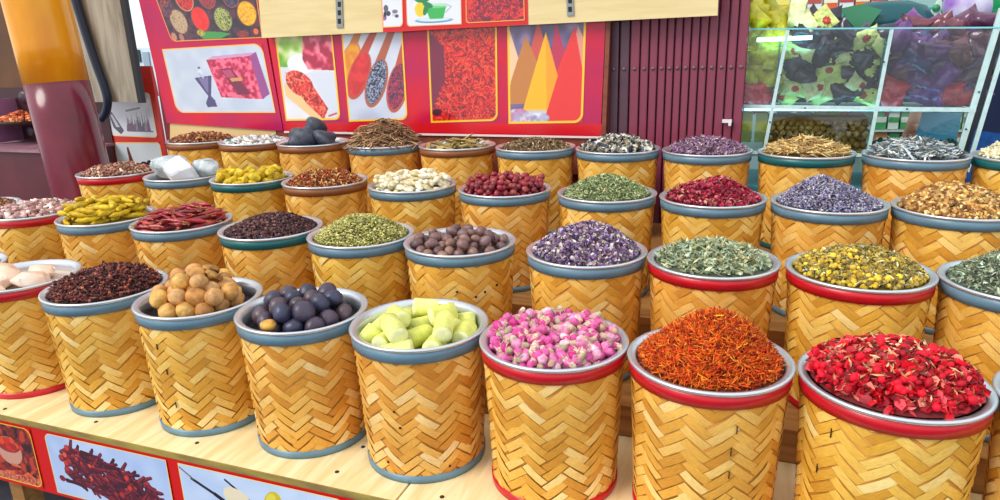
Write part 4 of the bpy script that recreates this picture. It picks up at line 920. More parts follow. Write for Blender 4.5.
def fill(meshes, name, region, n, Y, dpt, label, cat, group, size=1.0, seed=0, rot=1.0):
    """throw packets into a bin with Poisson spacing; region = pixel polygon on the glass plane, depth behind the glass"""
    r = np.random.default_rng(seed); P = region; xs = [p[0] for p in P]; ys = [p[1] for p in P]; pts = []
    for t in range(n * 60):
        if len(pts) >= n: break
        x, y = r.uniform(min(xs), max(xs)), r.uniform(min(ys), max(ys)); ins = False
        for i in range(len(P)):
            (x1, y1), (x2, y2) = P[i], P[(i + 1) % len(P)]
            if (y1 > y) != (y2 > y) and x < (x2 - x1) * (y - y1) / (y2 - y1) + x1: ins = not ins
        if not ins or any(math.hypot(x - a_, (y - b_)) < 8.5 * size for a_, b_, _ in pts): continue
        pts.append((x, y, r.random()))
    for x, y, q in pts:
        o = me_obj(name, meshes[int(r.integers(len(meshes)))]); o.location = tuple(W(x, y, Y + dpt * q)); o.rotation_euler = (r.normal(0, .3), r.normal(0, .6 * rot), r.normal(0, .3))
        s = size * r.uniform(.9, 1.15); o.scale = (s, s, s); tag(o, label, cat, group)
LS = [packet('sweet', LIME, .052, .034, .016, s, .34, SPOT) for s in (1, 2)] + [packet('sweet', LIME, .048, .03, .014, 3)]
GS = [packet('sweet', GOLD, .055, .036, .018, s) for s in (4, 5)]; KS = [packet('sweet', BLK, .056, .034, .018, s) for s in (6, 7)]
PS = [packet('sweet', PUR, .06, .036, .02, s) for s in (8, 9, 10)]; RS = [packet('sweet', RDW, .055, .04, .018, 11)]
fill(GS, 'wrapped_sweet', [(750, 34), (782, 34), (770, 84), (743, 84)], 16, GY + .05, .08, 'gold yellow wrapped sweet in the narrow bin beside the maroon door', 'sweet', 'gold sweets in the bin', 1, 3)
fill(GS, 'wrapped_sweet', [(752, 6), (786, 12), (786, 26), (752, 26)], 8, GY + .06, .12, 'gold yellow wrapped sweet piled above the glass beside the maroon door', 'sweet', 'gold sweets above the glass', 1.15, 4)
fill(RS, 'wrapped_sweet', [(742, 88), (768, 88), (766, 98), (741, 98)], 5, GY + .05, .04, 'red wrapped sweet at the bottom of the narrow bin', 'sweet', 'red sweets', 1, 5)
fill(LS, 'wrapped_sweet', [(792, 36), (886, 36), (874, 97), (783, 97)], 22, GY + .05, .05, 'pale lime wrapped sweet with red motif in the middle bin', 'sweet', 'lime sweets', 1.05, 6)
fill(KS, 'wrapped_sweet', [(792, 32), (886, 32), (874, 97), (783, 97)], 24, GY + .06, .05, 'black wrapped sweet among the lime ones in the middle bin', 'sweet', 'black sweets in the bin', 1.15, 7)
fill(LS, 'wrapped_sweet', [(796, 12), (834, 12), (834, 22), (796, 22)], 3, GY + .07, .08, 'pale lime wrapped sweet heaped above the glass', 'sweet', 'lime sweets above the glass', 1.2, 8); fill(KS, 'wrapped_sweet', [(790, 17), (830, 17), (830, 26), (790, 26)], 4, GY + .12, .08, 'black wrapped sweet heaped above the glass', 'sweet', 'black sweets above the glass', 1.2, 9)
fill(PS, 'wrapped_sweet', [(900, 36), (988, 36), (970, 95), (888, 95)], 44, GY + .06, .10, 'dark purple shiny wrapped sweet in the wide bin', 'sweet', 'purple sweets in the bin', 1.1, 10, 1.6)
fill(PS, 'wrapped_sweet', [(905, 22), (990, 20), (990, 30), (905, 31)], 9, GY + .08, .10, 'dark purple wrapped sweet heaped above the glass', 'sweet', 'purple sweets above the glass', 1.1, 11); fill(RS, 'wrapped_sweet', [(886, 90), (900, 88), (900, 98), (885, 98)], 2, GY + .05, .02, 'red wrapped sweet under the purple ones', 'sweet', 'red sweets under the purple', 1, 12); fill(RS, 'wrapped_sweet', [(950, 92), (964, 92), (962, 98), (949, 98)], 2, GY + .05, .02, 'red wrapped sweet under the purple ones', 'sweet', 'red sweets under the purple', 1, 13)

# lower bins: brown nuts and what stands behind the glass
NUT = mat_objvar('shelled_nut', [(206, 156, 76), (176, 126, 56), (226, 182, 104)], .35, 60, .2, 60, .5); NUTS = [blob('nut', NUT, .0165, .0125, .0125, s, 10, 7, .03) for s in (1, 2)]
r_ = np.random.default_rng(4); x0, x1 = W(768, 140, GY + .1)[0], W(862, 140, GY + .1)[0]; zf = W(860, 156, GY)[2] + .012; n = 0
for lay in range(6):
    for i in range(13):
        if n >= 160: break
        o = me_obj('shelled_nut', NUTS[int(r_.integers(2))]); o.location = (x0 + (i + .5 + .5 * (lay % 2)) * .0325 * (x1 - x0) / .42 + r_.normal(0, .003), GY + .035 + lay * .012 + r_.normal(0, .004), zf + .006 + lay * .0215 + r_.normal(0, .003)); o.rotation_euler = tuple(r_.random(3) * 6); n += 1
        tag(o, 'brown glossy nut heaped behind the lower glass', 'nut', 'nuts behind the glass')
nb_ = MB().slab([(x0 - .02, GY + .125, zf), (x1 + .02, GY + .125, zf), (x1 + .02, GY + .14, zf + .135), (x0 - .02, GY + .14, zf + .135)], .2).obj('nut_tray', mat('nut_tray', (176, 130, 66), .6)); tag(nb_, 'brown tray backing the heap of nuts', 'tray')
def carton(Y, px0, py0, px1, py1, c, label, d=.08, strip=None, name='carton', group=None):
    C = WQ(Y, (px0, py0), (px1, py0), (px1, py1), (px0, py1)); x_ = (C[0][0] + C[1][0] + C[2][0] + C[3][0]) / 4; w_ = abs(C[1][0] - C[0][0]); h_ = abs(C[3][2] - C[0][2]); z_ = (C[0][2] + C[3][2]) / 2
    e = empty(name, (x_, Y, z_ - h_ / 2), label, 'box', group)
    b_ = MB().box((0, d / 2, h_ / 2), (w_, d, h_)).obj('box', mat('carton_%d_%d_%d' % c, c, .35), e)
    if strip: MB().box((0, -.001, h_ * .55), (w_ * .98, .002, h_ * .32)).obj('label_strip', mat('carton_%d_%d_%d' % strip, strip, .4), e)
    return e
Y2 = GY + .30
for i, (a_, c) in enumerate(((776, (150, 190, 176)), (796, (160, 206, 214)), (813, (214, 214, 130)), (826, (206, 206, 120)))): carton(Y2 - .04, a_, 110, a_ + 14, 140, c, ['grey green carton', 'pale blue carton', 'pale yellow carton', 'olive yellow carton'][i] + ' behind the heap of nuts', .06)
carton(Y2 - .05, 841, 110, 847, 140, (236, 130, 70), 'narrow orange carton behind the heap of nuts', .05, (250, 220, 90)); carton(Y2 - .05, 848, 110, 862, 140, (206, 180, 176), 'pinkish carton behind the heap of nuts', .05, (150, 190, 170))
for i in range(2): carton(GY + .08, 740 + i * 15, 112 + i, 752 + i * 15, 142, (196, 206, 120), 'pale green jar carton with yellow label beside the maroon door', .08, (240, 224, 20), 'carton', 'yellow label cartons')
GN, WH, OR = (60, 160, 90), (220, 226, 214), (226, 140, 60)
YB = 4.6
rk = empty('product_rack', W(930, 160, YB) * np.array([1, 1, 0]) + np.array([0, .2, 0]), 'white rack with goods at the back of the sweet shop', 'shelf'); 
for py in (108, 130, 150, 172): child(pslab('rack_shelf', YB, ((872, py), (1060, py), (1060, py + 2), (872, py + 2)), .3, mat('rack_white', (206, 214, 206), .5)), rk)
child(pslab('rack_back', YB + .31, ((860, 60), (1070, 60), (1070, 240), (860, 240)), .02, mat('rack_back', (150, 190, 176), .6)), rk)
for j, (y0, y1) in enumerate(((112, 129), (133, 149), (153, 170))):
    for i in range(12):
        x0_ = 876 + i * 12.5; c = [(GN, WH), (OR, GN), (GN, OR)][j][i % 2]; carton(YB + .02, x0_, y0, x0_ + 10.5, y1, c, {GN: 'green', WH: 'white', OR: 'orange'}[c] + ' carton on the ' + ('top', 'middle', 'bottom')[j] + ' rack shelf behind the counter', .1, WH if c != WH else GN, 'carton', 'cartons on the rack')
# cyan sheet and dark jars in the last bin
pslab('cyan_sheet', GY + .34, ((922, 112), (962, 113), (955, 150), (912, 150)), .004, mat('cyan_sheet', (80, 170, 206), .3)); tag(bpy.data.objects['cyan_sheet'], 'cyan plastic sheet leaning at the back of the counter', 'sheet')
GJ = mat_objvar('green_nut', [(20, 90, 80), (40, 110, 90), (16, 60, 64)], .3, 40, .3, 60, .5); GJS = [blob('green_sweet', GJ, .02, .015, .013, s, 10, 7, .05) for s in (1, 2)]
for i in range(34):
    o = me_obj('green_sweet', GJS[i % 2]); o.location = tuple(W(876 + (i % 17) * 4.8 + r_.normal(0, 1), 147 - (i // 17) * 4 + r_.normal(0, 1), GY + .06 + .03 * (i // 17))); o.rotation_euler = tuple(r_.random(3) * 6); tag(o, 'dark green foil sweet in the lower bin beside the cyan sheet', 'sweet', 'green foil sweets')
gt = pslab('sweet_tray', GY + .12, ((872, 144), (960, 147), (957, 160), (869, 158)), .12, mat('green_tray', (30, 90, 84), .5)); tag(gt, 'dark green tray under the foil sweets', 'tray')
# shelf of goods seen over the counter
YS = 4.5; zs_ = W(850, 11, YS)[2]; xs0, xs1 = W(765, 11, YS)[0], W(1030, 11, YS)[0]
sh = MB().box(((xs0 + xs1) / 2, YS + .15, zs_ - .012), (xs1 - xs0, .34, .024)).obj('wall_shelf', mat('shelf_teal', (20, 160, 176), .4)); tag(sh, 'teal shelf running behind the counter tops', 'shelf')
ts = MB().box(((xs0 + xs1) / 2 - .12, YS - .025, zs_ - .11), (xs1 - xs0 - .25, .008, .17)).obj('teal_sheet', mat('teal_sheet', (20, 186, 196), .4)); tag(ts, 'bright teal sheet hanging below the carton shelf', 'sheet')
for i, (c, s_) in enumerate((((244, 206, 30), (250, 236, 120)), ((244, 190, 40), (236, 120, 40)), ((236, 236, 232), (190, 90, 80)), ((236, 96, 40), (250, 240, 220)), ((232, 230, 236), (190, 70, 70)), ((236, 120, 40), (240, 220, 190)), ((240, 236, 230), (206, 60, 60)), ((232, 90, 40), (250, 220, 160)))):
    e = carton(YS + .02, 776 + i * 16, -12, 790 + i * 16, 10.8, c, ('yellow', 'amber', 'white', 'orange red', 'off white', 'light orange', 'cream', 'vermilion')[i] + ' carton in the row over the counter', .1, s_); e.location.z = zs_ + .0005
# goods standing on the top shelf of the counter
YT = 3.62; zp = W(900, 28.5, YT)[2]
child(MB().box(((xl + xr) / 2 + .06, YT, zp - .006), (xr - xl + .12, .24, .012)).obj('top_shelf', FRM), cs)
for x_ in (xl + .05, xr - .05): child(MB().box((x_, YT + .08, (zp + .9) / 2), (.02, .02, zp - .92)).obj('shelf_post', FRM), cs)
dm = MB().lathe([(.0001, .15), (.10, .145), (.18, .115), (.215, .06), (.225, 0), (.21, 0), (.0001, .02)], 40).obj('domed_cover', mat('dome_teal', (16, 84, 92), .25), None, True); dm.location = (W(885, 28, YT)[0], YT + .01, zp + .0005); dm.scale = (.86, .45, .8); tag(dm, 'dark teal domed food cover behind the purple sweets', 'cover')
c_ = [W(*p, YT - .115) for p in ((838, 8), (862, 3), (882, 9), (868, 28), (856, 28))]; l0 = np.mean(c_, 0); l0[2] = 0; m_ = MB(); V = [p - l0 for p in c_]; m_.add(V + [v + np.array([0, .006, 0]) for v in V], [(4, 3, 2, 1, 0), (5, 6, 7, 8, 9)] + [(k, (k + 1) % 5, 5 + (k + 1) % 5, 5 + k) for k in range(5)]); o = m_.obj('green_card', mat('card_green', (60, 140, 100), .3), None, False, l0); tag(o, 'green fan shaped card standing before the dark dome', 'card')
o.location.z += zp + .001 - min(v[2] for v in m_.v)
tp = empty('dotted_tray', W(945, 25, YT), 'white tray with green round lids leaning over the counter', 'tray')
R_ = WQ(YT + .09, (922, 26), (947, -14), (968, -14), (943, 27)); l0 = np.mean(R_, 0); child(MB().slab([R_[0] - l0, R_[3] - l0, R_[2] - l0, R_[1] - l0], .02).obj('tray', mat('tray_white', (214, 232, 226), .4), None, False, l0), tp)
for (px, py) in ((930, 17), (936, 8), (939, 20), (945, 11), (946, 0), (953, 3)):
    c_ = W(px, py, YT + .089); child(MB().tube([(0, 0, 0), (0, -.006, 0)], .016, 14).obj('lid', mat('lid_green', (60, 150, 100), .4), None, True, c_), tp)
cb = blob('cloth_bag', mat('lilac_cloth', (214, 214, 236), .6, c2=(130, 60, 180), scale=9), .10, .07, .08, 3, 24, 16, .12, 0, .03); o = me_obj('cloth_bag', cb, None, (W(968, 14, YT)[0], YT - .01, zp + .076)); tag(o, 'lilac and white striped cloth bag over the counter', 'bag')
gb = blob('green_bag', mat('green_cloth', (20, 150, 90), .4, c2=(10, 110, 70), scale=9), .08, .07, .10, 5, 24, 16, .12, 0, .03); o = me_obj('green_bag', gb, None, (W(1003, 14, YT)[0], YT - .01, zp + .094)); tag(o, 'green plastic bag beside the lilac cloth bag', 'bag')
wr = MB().box((1.2, 5.2, 1.5), (6, .1, 3)).obj('wall_right', mat('shop_wall', (150, 190, 190), .7)); tag(wr, 'pale teal shop wall far behind the counter', kind='structure')

# ------------------------------------------------------------------ person behind the counter: reaching hand, blue trousers
def skinned(name, verts, edges_, radii, mt, sub=2):
    me = bpy.data.meshes.new(name); me.from_pydata([tuple(map(float, v)) for v in verts], edges_, []); o = me_obj(name, me); 
    sk = o.modifiers.new('skin', 'SKIN'); sk.use_smooth_shade = True
    for i, r in enumerate(radii): me.skin_vertices[0].data[i].radius = (r, r) if not isinstance(r, tuple) else r
    me.skin_vertices[0].data[0].use_root = True; sb = o.modifiers.new('sub', 'SUBSURF'); sb.levels = sb.render_levels = sub
    dg = bpy.context.evaluated_depsgraph_get(); m2 = bpy.data.meshes.new_from_object(o.evaluated_get(dg)); o.modifiers.clear(); o.data = m2
    m2.materials.clear()
    for q in mt: m2.materials.append(q)
    return o
HP = W(914, 121, 3.98); px_, py_ = HP[0], HP[1]
V = [(1.13, 4.16, .92), (1.15, 4.16, 1.12), (1.18, 4.13, 1.32), (1.20, 4.11, 1.43), (1.22, 4.09, 1.50), (1.23, 4.06, 1.585), (1.235, 4.065, 1.69),
     (1.04, 4.14, .86), (1.03, 4.10, .48), (1.03, 4.16, .10), (1.03, 4.06, .04), (1.23, 4.16, .86), (1.25, 4.12, .48), (1.25, 4.18, .10), (1.25, 4.08, .04),
     (1.03, 4.10, 1.40), (.86, 4.12, 1.32), (px_ + .02, py_ + .02, HP[2] + .09), (px_, py_, HP[2] + .005), (px_ - .004, py_ - .005, HP[2] - .045),
     (1.36, 4.12, 1.39), (1.42, 4.16, 1.14), (1.40, 4.06, .93), (1.395, 4.03, .85)]
E_ = [(0, 1), (1, 2), (2, 3), (3, 4), (4, 5), (5, 6), (0, 7), (7, 8), (8, 9), (9, 10), (0, 11), (11, 12), (12, 13), (13, 14), (3, 15), (15, 16), (16, 17), (17, 18), (18, 19), (3, 20), (20, 21), (21, 22), (22, 23)]
Rr = [.15, .13, .15, .11, .052, (.066, .074), (.080, .094), .09, .062, .048, .045, .09, .062, .048, .045, .062, .046, .036, .030, (.040, .026), .06, .045, .034, .035]
for k in range(4):    # fingers root in the palm
    b_ = len(V); ox = (-.030 + .019 * k); L = (.052, .06, .064, .056)[k]
    V += [(px_ - .004 + ox, py_ - .008, HP[2] - .062), (px_ - .006 + ox * 1.1, py_ - .020, HP[2] - .062 - L * .55), (px_ - .004 + ox * 1.1, py_ - .018, HP[2] - .062 - L)]
    E_ += [(19, b_), (b_, b_ + 1), (b_ + 1, b_ + 2)]; Rr += [.0105, .0095, .0075]
b_ = len(V); V += [(px_ + .040, py_ - .015, HP[2] - .03), (px_ + .046, py_ - .025, HP[2] - .062)]; E_ += [(18, b_), (b_, b_ + 1)]; Rr += [.011, .0085]
SKIN = mat('skin', (206, 142, 110), .5, var=.04, scale=12); JEAN = mat('blue_denim', (36, 96, 176), .8, var=.12, scale=30); SHIRT = mat('navy_shirt', (40, 52, 90), .8)
po = skinned('person', V, E_, Rr, [SKIN, JEAN, SHIRT])
for p in po.data.polygons:
    c_ = p.center; p.use_smooth = True
    armhand = (c_.x < .90 and c_.z < 1.31) or (c_.x > 1.33 and c_.z < 1.12)
    p.material_index = 0 if (armhand or c_.z > 1.50) else (1 if c_.z < 1.06 else 2)
tag(po, 'person in blue trousers standing behind the counter, one bare hand reaching down', 'person')
hair = mat('dark_hair', (28, 22, 20), .6, bump=.6, bscale=90)
h_ = me_obj('hair', blob('hair', hair, .086, .094, .066, 9, 20, 14, .04), po, (1.236, 4.090, 1.716))
EW, EB = mat('eye_white', (236, 232, 226), .3), mat('eye_brown', (40, 26, 18), .3); LIP = mat('lip', (160, 84, 76), .5)
for sx in (-1, 1):
    ey = me_obj('eye', blob('eye', EW, .0125, .008, .009, 1, 12, 8, 0), po, (1.234 + sx * .030, 3.974, 1.665)); me_obj('iris', blob('iris', EB, .005, .003, .005, 1, 10, 6, 0), ey, (0, -.0068, 0))
    me_obj('eyebrow', blob('eyebrow', hair, .018, .006, .004, 1, 10, 6, 0), po, (1.234 + sx * .031, 3.971, 1.686)); me_obj('ear', blob('ear', SKIN, .010, .020, .030, 2, 12, 8, .05), po, (1.234 + sx * .082, 4.07, 1.645))
me_obj('nose', blob('nose', SKIN, .012, .018, .026, 4, 12, 8, .04), po, (1.233, 3.968, 1.640)); me_obj('mouth', blob('mouth', LIP, .022, .008, .007, 3, 12, 8, 0), po, (1.232, 3.985, 1.600))

# ------------------------------------------------------------------ left: pillar, board, cable, cabinet
PY = 2.9
c0, c1 = W(36, 0, PY), W(85, 195, PY); ax = (c0 - c1) / (c0[2] - c1[2]); zb = W(57, 83, PY)[2]
pt = lambda z: c1 + ax * (z - c1[2])
pl = empty('pillar', pt(0), 'round pillar painted mustard yellow above and maroon below', 'pillar')
ORN = mat('mustard_gloss', (246, 176, 24), .2, c2=(222, 134, 14), scale=5, stretch=(1, 1, .35), bump=.15, bscale=14); MRN = mat('maroon_gloss', (112, 34, 54), .2, var=.1, scale=6, bump=.06, bscale=10)
for nm, z0, z1, m_, rr in (('maroon_shaft', 0, zb, MRN, .166), ('mustard_shaft', zb, 2.7, ORN, .1655)):
    child(MB().tube([pt(z0 + (z1 - z0) * i / 6) - pt(0) for i in range(7)], rr, 40).obj(nm, m_, None, True, pt(0)), pl)
def pcable():
    pts = [(70, -20), (77, 5), (86, 34), (96, 64), (104, 86), (107.5, 100), (106, 112), (101.5, 119)]
    C = [W(a_, b_, 3.313) for a_, b_ in pts]; P = []
    for i in range(len(C) - 1):
        p0, p1, p2, p3 = C[max(0, i - 1)], C[i], C[i + 1], C[min(len(C) - 1, i + 2)]
        for t in np.linspace(0, 1, 5)[:-1]: P.append(.5 * (2 * p1 + (p2 - p0) * t + (2 * p0 - 5 * p1 + 4 * p2 - p3) * t * t + (-p0 + 3 * p1 - 3 * p2 + p3) * t ** 3))
    P.append(C[-1]); l0 = P[0]; return MB().tube([p - l0 for p in P], .026, 12, True, (0, 1.0, 0)).obj('hose', mat('navy_rubber', (36, 46, 70), .4), None, True, l0)
tag(pcable(), 'thick dark blue hose hanging beside the pillar', 'hose')
bo = empty('board', W(115, 103, 3.34), 'grey weathered plywood board hanging behind the pillar', 'board')
pslab('sheet', 3.34, ((50, -20), (119, -20), (141, 102), (70, 102)), .02, mat_wood('grey_ply', (150, 140, 122), (184, 176, 158), (8, 8, 1)), bo)
pslab('edge_strip', 3.335, ((116, -20), (121, -20), (142.5, 103), (138, 103)), .03, mat('dark_edge', (46, 44, 52), .5), bo)
# poster on the far side
fp = empty('far_poster', W(140, 170, 3.5), 'red poster with pale pictures of a skyline and a camel beside the pillar', 'poster')
pslab('panel', 3.5, ((84, 66), (150, 66), (172, 190), (100, 190)), .02, mat('far_red', (216, 44, 36), .3), fp)
C = WQ(3.499, (104, 94), (150, 92), (158, 138), (112, 136)); a = Art(aspect(C), 120, (222, 230, 240)); A_ = a.asp
r2 = np.random.default_rng(3)
a.poly([(A_ * .02, .45), (A_ * .10, .42), (A_ * .30, .86), (A_ * .22, .95), (A_ * .08, .80)], (70, 66, 84)); a.poly([(A_ * .06, .5), (A_ * .1, .48), (A_ * .22, .78), (A_ * .14, .78)], (206, 206, 220))
for k in range(20): x = .36 + .5 * k / 20; h_2 = r2.uniform(.15, .45); a.poly([(A_ * x, .86), (A_ * (x + .03), .86 - h_2), (A_ * (x + .05), .86)], [(120, 70, 96), (90, 84, 110), (150, 120, 150), (70, 60, 84)][r2.integers(4)])
a.line(A_ * .38, .86, A_ * .92, .86, .015, (90, 84, 96)); a.line(A_ * .42, .40, A_ * .72, .34, .02, (120, 120, 140))
a.frame((250, 200, 110), (216, 44, 36), .025, .1); picture('picture', C, a, fp)
C = WQ(3.499, (114, 142), (160, 142), (169, 188), (122, 188)); a = Art(aspect(C), 110, (216, 226, 232)); A_ = a.asp
a.poly([(A_ * .26, .12), (A_ * .30, .10), (A_ * .36, .4), (A_ * .37, .9), (A_ * .30, .9)], (120, 60, 60)); a.ell(A_ * .58, .52, .13, .10, (50, 44, 50)); a.ell(A_ * .70, .46, .08, .07, (60, 52, 56)); a.line(A_ * .52, .55, A_ * .5, .8, .018, (50, 44, 50)); a.line(A_ * .66, .55, A_ * .66, .8, .018, (50, 44, 50))
a.frame((250, 200, 110), (216, 44, 36), .025, .1); picture('picture', C, a, fp)
C = WQ(3.499, (90, 118), (105, 118), (112, 156), (98, 156)); a = Art(aspect(C), 80, (250, 190, 30)); a.speck(np.ones_like(a.X), [(60, 40, 30), (240, 180, 30), (250, 220, 60)], 16, 4, 1.6); a.frame((250, 200, 60), (216, 44, 36), .03, .05); picture('picture', C, a, fp)
pk = pslab('pink_banner', 3.52, ((118, 70), (152, 70), (158, 96), (122, 96)), .01, mat('pink_banner', (232, 64, 92), .3)); tag(pk, 'pink banner above the far red poster', 'banner')
# far building with sign outside
fbld = empty('far_building', W(135, 90, 9) * np.array([1, 1, 0]), 'pale building with a dark sign seen past the board', 'building')
pslab('wall', 9, ((112, 48), (170, 48), (193, 185), (136, 185)), .5, mat('pale_wall', (206, 224, 236), .6), fbld)
pslab('sign_mark', 8.98, ((134, 49), (139, 50), (141, 62), (137, 62)), .02, mat('sign_dark', (30, 50, 60), .5), fbld); pslab('window', 8.98, ((142, 52), (148, 52), (150, 66), (144, 66)), .02, mat('window_grey', (150, 170, 186), .3), fbld)
# dark wall and maroon cabinet
wl = pslab('wall_left', 3.75, ((-140, -60), (70, -60), (95, 225), (-100, 225)), .05, mat('brown_wall', (96, 58, 26), .6, var=.12, scale=4)); tag(wl, 'dark brown wall behind the maroon cabinet', kind='structure')
MC = mat('cabinet_maroon', (92, 34, 44), .4, var=.12, scale=5); MT = mat('cabinet_top', (150, 106, 120), .4, var=.12, scale=8)
cb_ = empty('cabinet', W(20, 200, 3.1) * np.array([1, 1, 0]), 'maroon roasting cabinet with an open tray beside the pillar', 'cabinet')
cx = [W(-70, 150, 3.1)[0], W(60, 150, 3.1)[0]]; ztop = W(30, 150, 3.1)[2]; zu = W(20, 88, 3.45)[2]
child(MB().box(((cx[0] + cx[1]) / 2, 3.3, ztop / 2), (cx[1] - cx[0], .38, ztop - .03)).obj('body', MC), cb_)
child(MB().box(((cx[0] + cx[1]) / 2, 3.3, ztop - .008), (cx[1] - cx[0] + .02, .42, .016)).obj('worktop', MT), cb_)
child(MB().box(((cx[0] + cx[1]) / 2, 3.52, (ztop + zu) / 2), (cx[1] - cx[0], .06, zu - ztop)).obj('back_panel', mat('cabinet_dark', (60, 20, 30), .5)), cb_)
child(MB().box((W(6, 120, 3.4)[0], 3.4, (ztop + zu) / 2 - .03), (.03, .2, zu - ztop - .08)).obj('side_post', mat('post_mauve', (150, 104, 140), .4)), cb_)
for (px, py) in ((30, 97), (37, 130)):
    child(MB().tube([(0, .0, 0), (0, -.05, 0), (0, -.06, 0)], [.05, .045, .03], 16).obj('knob', mat('knob_grey', (74, 60, 72), .35, .4), None, True, W(px, py, 3.48)), cb_)
tt = W(22, 121, 3.42); ty = MB().lathe([(.0001, 0), (.15, 0), (.17, .03), (.165, .03), (.148, .006), (.0001, .006)], 28).obj('tray', mat('tray_dark', (50, 22, 26), .5), None, True, (tt[0] + .05, 3.38, tt[2] - .02)); child(ty, cb_)
x, y = disc(260, .14, r_); Pn = np.stack([x, y, .012 + .06 * (1 - np.hypot(x, y) / .15) + r_.random(260) * .01], 1); V, Fs, c_ = scatter(Pn, CH, (.03, .018, .012), [(214, 110, 60), (190, 80, 40), (230, 150, 100), (160, 60, 36)], .6, .25, 3)
o = me_obj('roasted_nut_heap', mesh('roasted_nut_heap', V, Fs, ATTR, False, c_), None, (tt[0] + .05, 3.38, tt[2] - .012)); tag(o, 'orange brown roasted nuts on the dark tray of the maroon cabinet', 'nuts', None, 'stuff')

# ------------------------------------------------------------------ banner below the front board
BY = 1.205
bn = empty('spice_banner', (-1.6, BY, 0), 'red banner with berries, cloves and vanilla pictures under the front board', 'banner')
def bq(*p): return [np.array(W(a_, b_, BY)) for a_, b_ in p]
z1, z0 = .4815, W(30, 488, BY)[2]
child(MB().box((-.95, BY + .006, (z0 + z1) / 2), (5.0, .008, z1 - z0)).obj('cloth', mat('banner_red', (206, 16, 14), .4), None), bn)
def bpic(x0, x1, zt_, zb_, asp_ny, c):
    C = [(x0, BY, zt_), (x1, BY, zt_), (x1, BY, zb_), (x0, BY, zb_)]; return C, Art(aspect(C), asp_ny, c)
xa = lambda px, py: W(px, py, BY)[0]
zt_, zb_ = z1 - .008, z0 + .012
# berries
C, a = bpic(xa(45, 480) - .42, xa(43, 485), zt_, zb_, 150, (60, 20, 24)); A_ = a.asp; al = np.ones_like(a.X)
a.speck(al, [(50, 16, 20), (150, 30, 24), (96, 24, 24), (190, 60, 30)], 9, 3, 1.5)
bwx = A_ * .72; a.ell(bwx, .46, .26, .24, (206, 150, 130)); a.ell(bwx, .36, .25, .13, (150, 40, 40)); r3 = np.random.default_rng(5)
for k in range(26): a.ell(bwx + r3.normal(0, .11), .34 + r3.normal(0, .05), .05, .045, [(206, 40, 24), (226, 74, 30), (170, 24, 24)][r3.integers(3)])
for k in range(30): x_ = r3.uniform(.1, .98) * A_; a.line(x_, r3.uniform(.70, .9), x_ + .16, r3.uniform(.70, .95), .022, [(206, 60, 30), (170, 30, 24), (226, 100, 50)][r3.integers(3)])
a.speck((a.Y > .86).astype(float), [(190, 60, 50), (230, 150, 110), (150, 40, 30)], 40, 4)
a.frame((246, 190, 40), (206, 16, 14), .02, .14); picture('picture', C, a, bn, None, -.001)
# cloves
C, a = bpic(xa(50, 478) + .02, xa(171, 480) - .005, zt_, zb_, 230, (176, 200, 238)); A_ = a.asp
a.speck(np.ones_like(a.X), [(168, 192, 236), (190, 210, 244)], 3, 4)
for k in range(330):
    u = r3.beta(1.3, 1.3); x_ = A_ * (.10 + .76 * u); top = .13 + .42 * max(0, u - .25); y_ = r3.uniform(top + .04, min(.97, top + .62)); an = r3.uniform(-.2, 1.3) * (1 if r3.random() < .7 else -1); L = r3.uniform(.14, .26)
    c = [(96, 22, 46), (120, 30, 54), (70, 18, 40), (140, 36, 50)][r3.integers(4)]; x2, y2 = x_ + L * math.cos(an), y_ + L * math.sin(an) * .8
    a.line(x_, y_, x2, y2, .036, (60, 14, 34), .024); a.line(x_, y_ - .008, x2, y2 - .008, .024, c, .015)
    if k % 4 == 0: a.ell(x_, y_, .055, .06, (130, 26, 36), an); a.ell(x_ - .006, y_ - .01, .038, .042, [(206, 60, 46), (226, 90, 60), (180, 44, 44)][r3.integers(3)], an)
for (x_, y_) in ((.95, .93), (.08, .72)): a.ell(A_ * x_, y_, .06, .05, (130, 26, 50))
a.frame((240, 214, 120), (206, 16, 14), .014, .12, (1, 0, 0, 0)); picture('picture', C, a, bn, None, -.001)
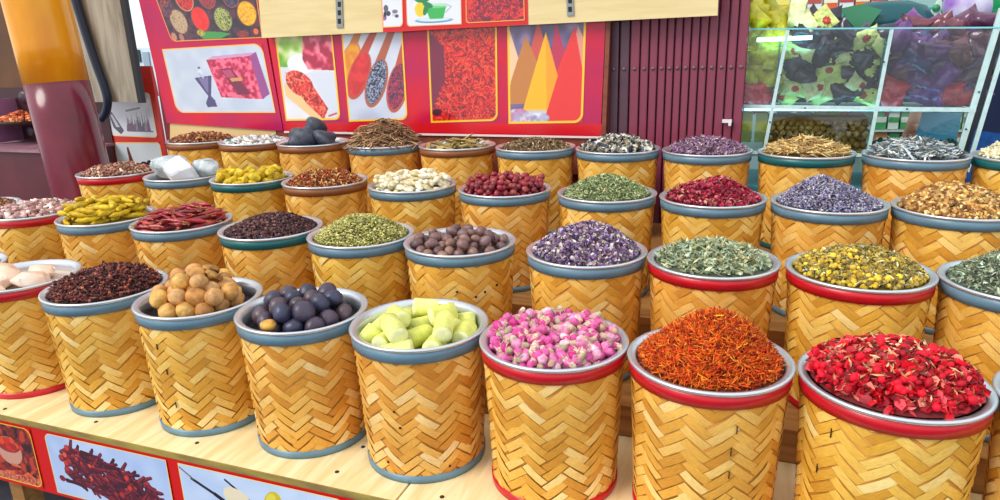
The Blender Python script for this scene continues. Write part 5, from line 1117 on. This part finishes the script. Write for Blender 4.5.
# vanilla flower
C, a = bpic(xa(177, 478) + .012, xa(362, 500) - .05, zt_, zb_, 200, (190, 210, 242)); A_ = a.asp
a.speck(np.ones_like(a.X), [(182, 204, 240), (200, 218, 246)], 3, 6)
a.line(A_ * .08, .20, A_ * .22, .36, .022, (34, 22, 40)); a.line(A_ * .22, .36, A_ * .34, .52, .03, (30, 20, 36)); a.line(A_ * .30, .10, A_ * .48, .40, .016, (30, 22, 40)); a.line(0, .05, A_ * .09, .2, .012, (110, 110, 80))
for (x_, y_, rx, ry, t, c) in ((.36, .66, .22, .14, .3, (232, 220, 190)), (.46, .86, .24, .14, .9, (244, 236, 206)), (.30, .92, .2, .13, -.4, (226, 206, 170)), (.58, .62, .13, .2, .4, (206, 190, 40)), (.60, .84, .16, .16, 0, (236, 224, 150)), (.57, .58, .07, .12, .4, (226, 214, 80))): a.ell(A_ * x_, y_ - .32, rx, ry, c, t)
a.frame((240, 214, 120), (206, 16, 14), .014, .12, (0, 1, 0, 0)); picture('picture', C, a, bn, None, -.001)
# pale blue picture on the rest of the banner, mostly behind the frame edge

# small splits and specks in the weave, lying on the basket surface
SPLIT = mat('split_dark', (44, 26, 14), .8)
def splits(key, pix, w, h):
    e = next(o for o in col.objects if o.name.startswith('spice_basket') and key in o['label'])
    for (px, py) in pix:
        d = ray(px, py); hit = None
        for t in np.arange(.8, 3.2, .0015):
            q = CAM + d * t - np.array(e.location); z = q[2]
            if 0 < z < HB and math.hypot(q[0], q[1]) < rad(z) + .0045: hit = q; break
        if hit is None: continue
        a_ = math.atan2(hit[1], hit[0]) + math.pi / 2
        MB().box((0, 0, 0), (w, .003, h), a_).obj('split', SPLIT, e, False, hit)
splits('tan dried limes', ((157, 347), (167, 372), (176, 405)), .0015, .016)
splits('cane pieces', ((394, 412), (400, 428), (388, 462), (450, 466)), .005, .004)
splits('brown nutmegs', ((457, 292), (476, 297), (485, 292), (497, 285)), .006, .006)
splits('safflower', ((737, 430), (731, 452), (729, 475)), .0012, .018)
splits('crimson rose petals', ((831, 433), (817, 468)), .0012, .02)
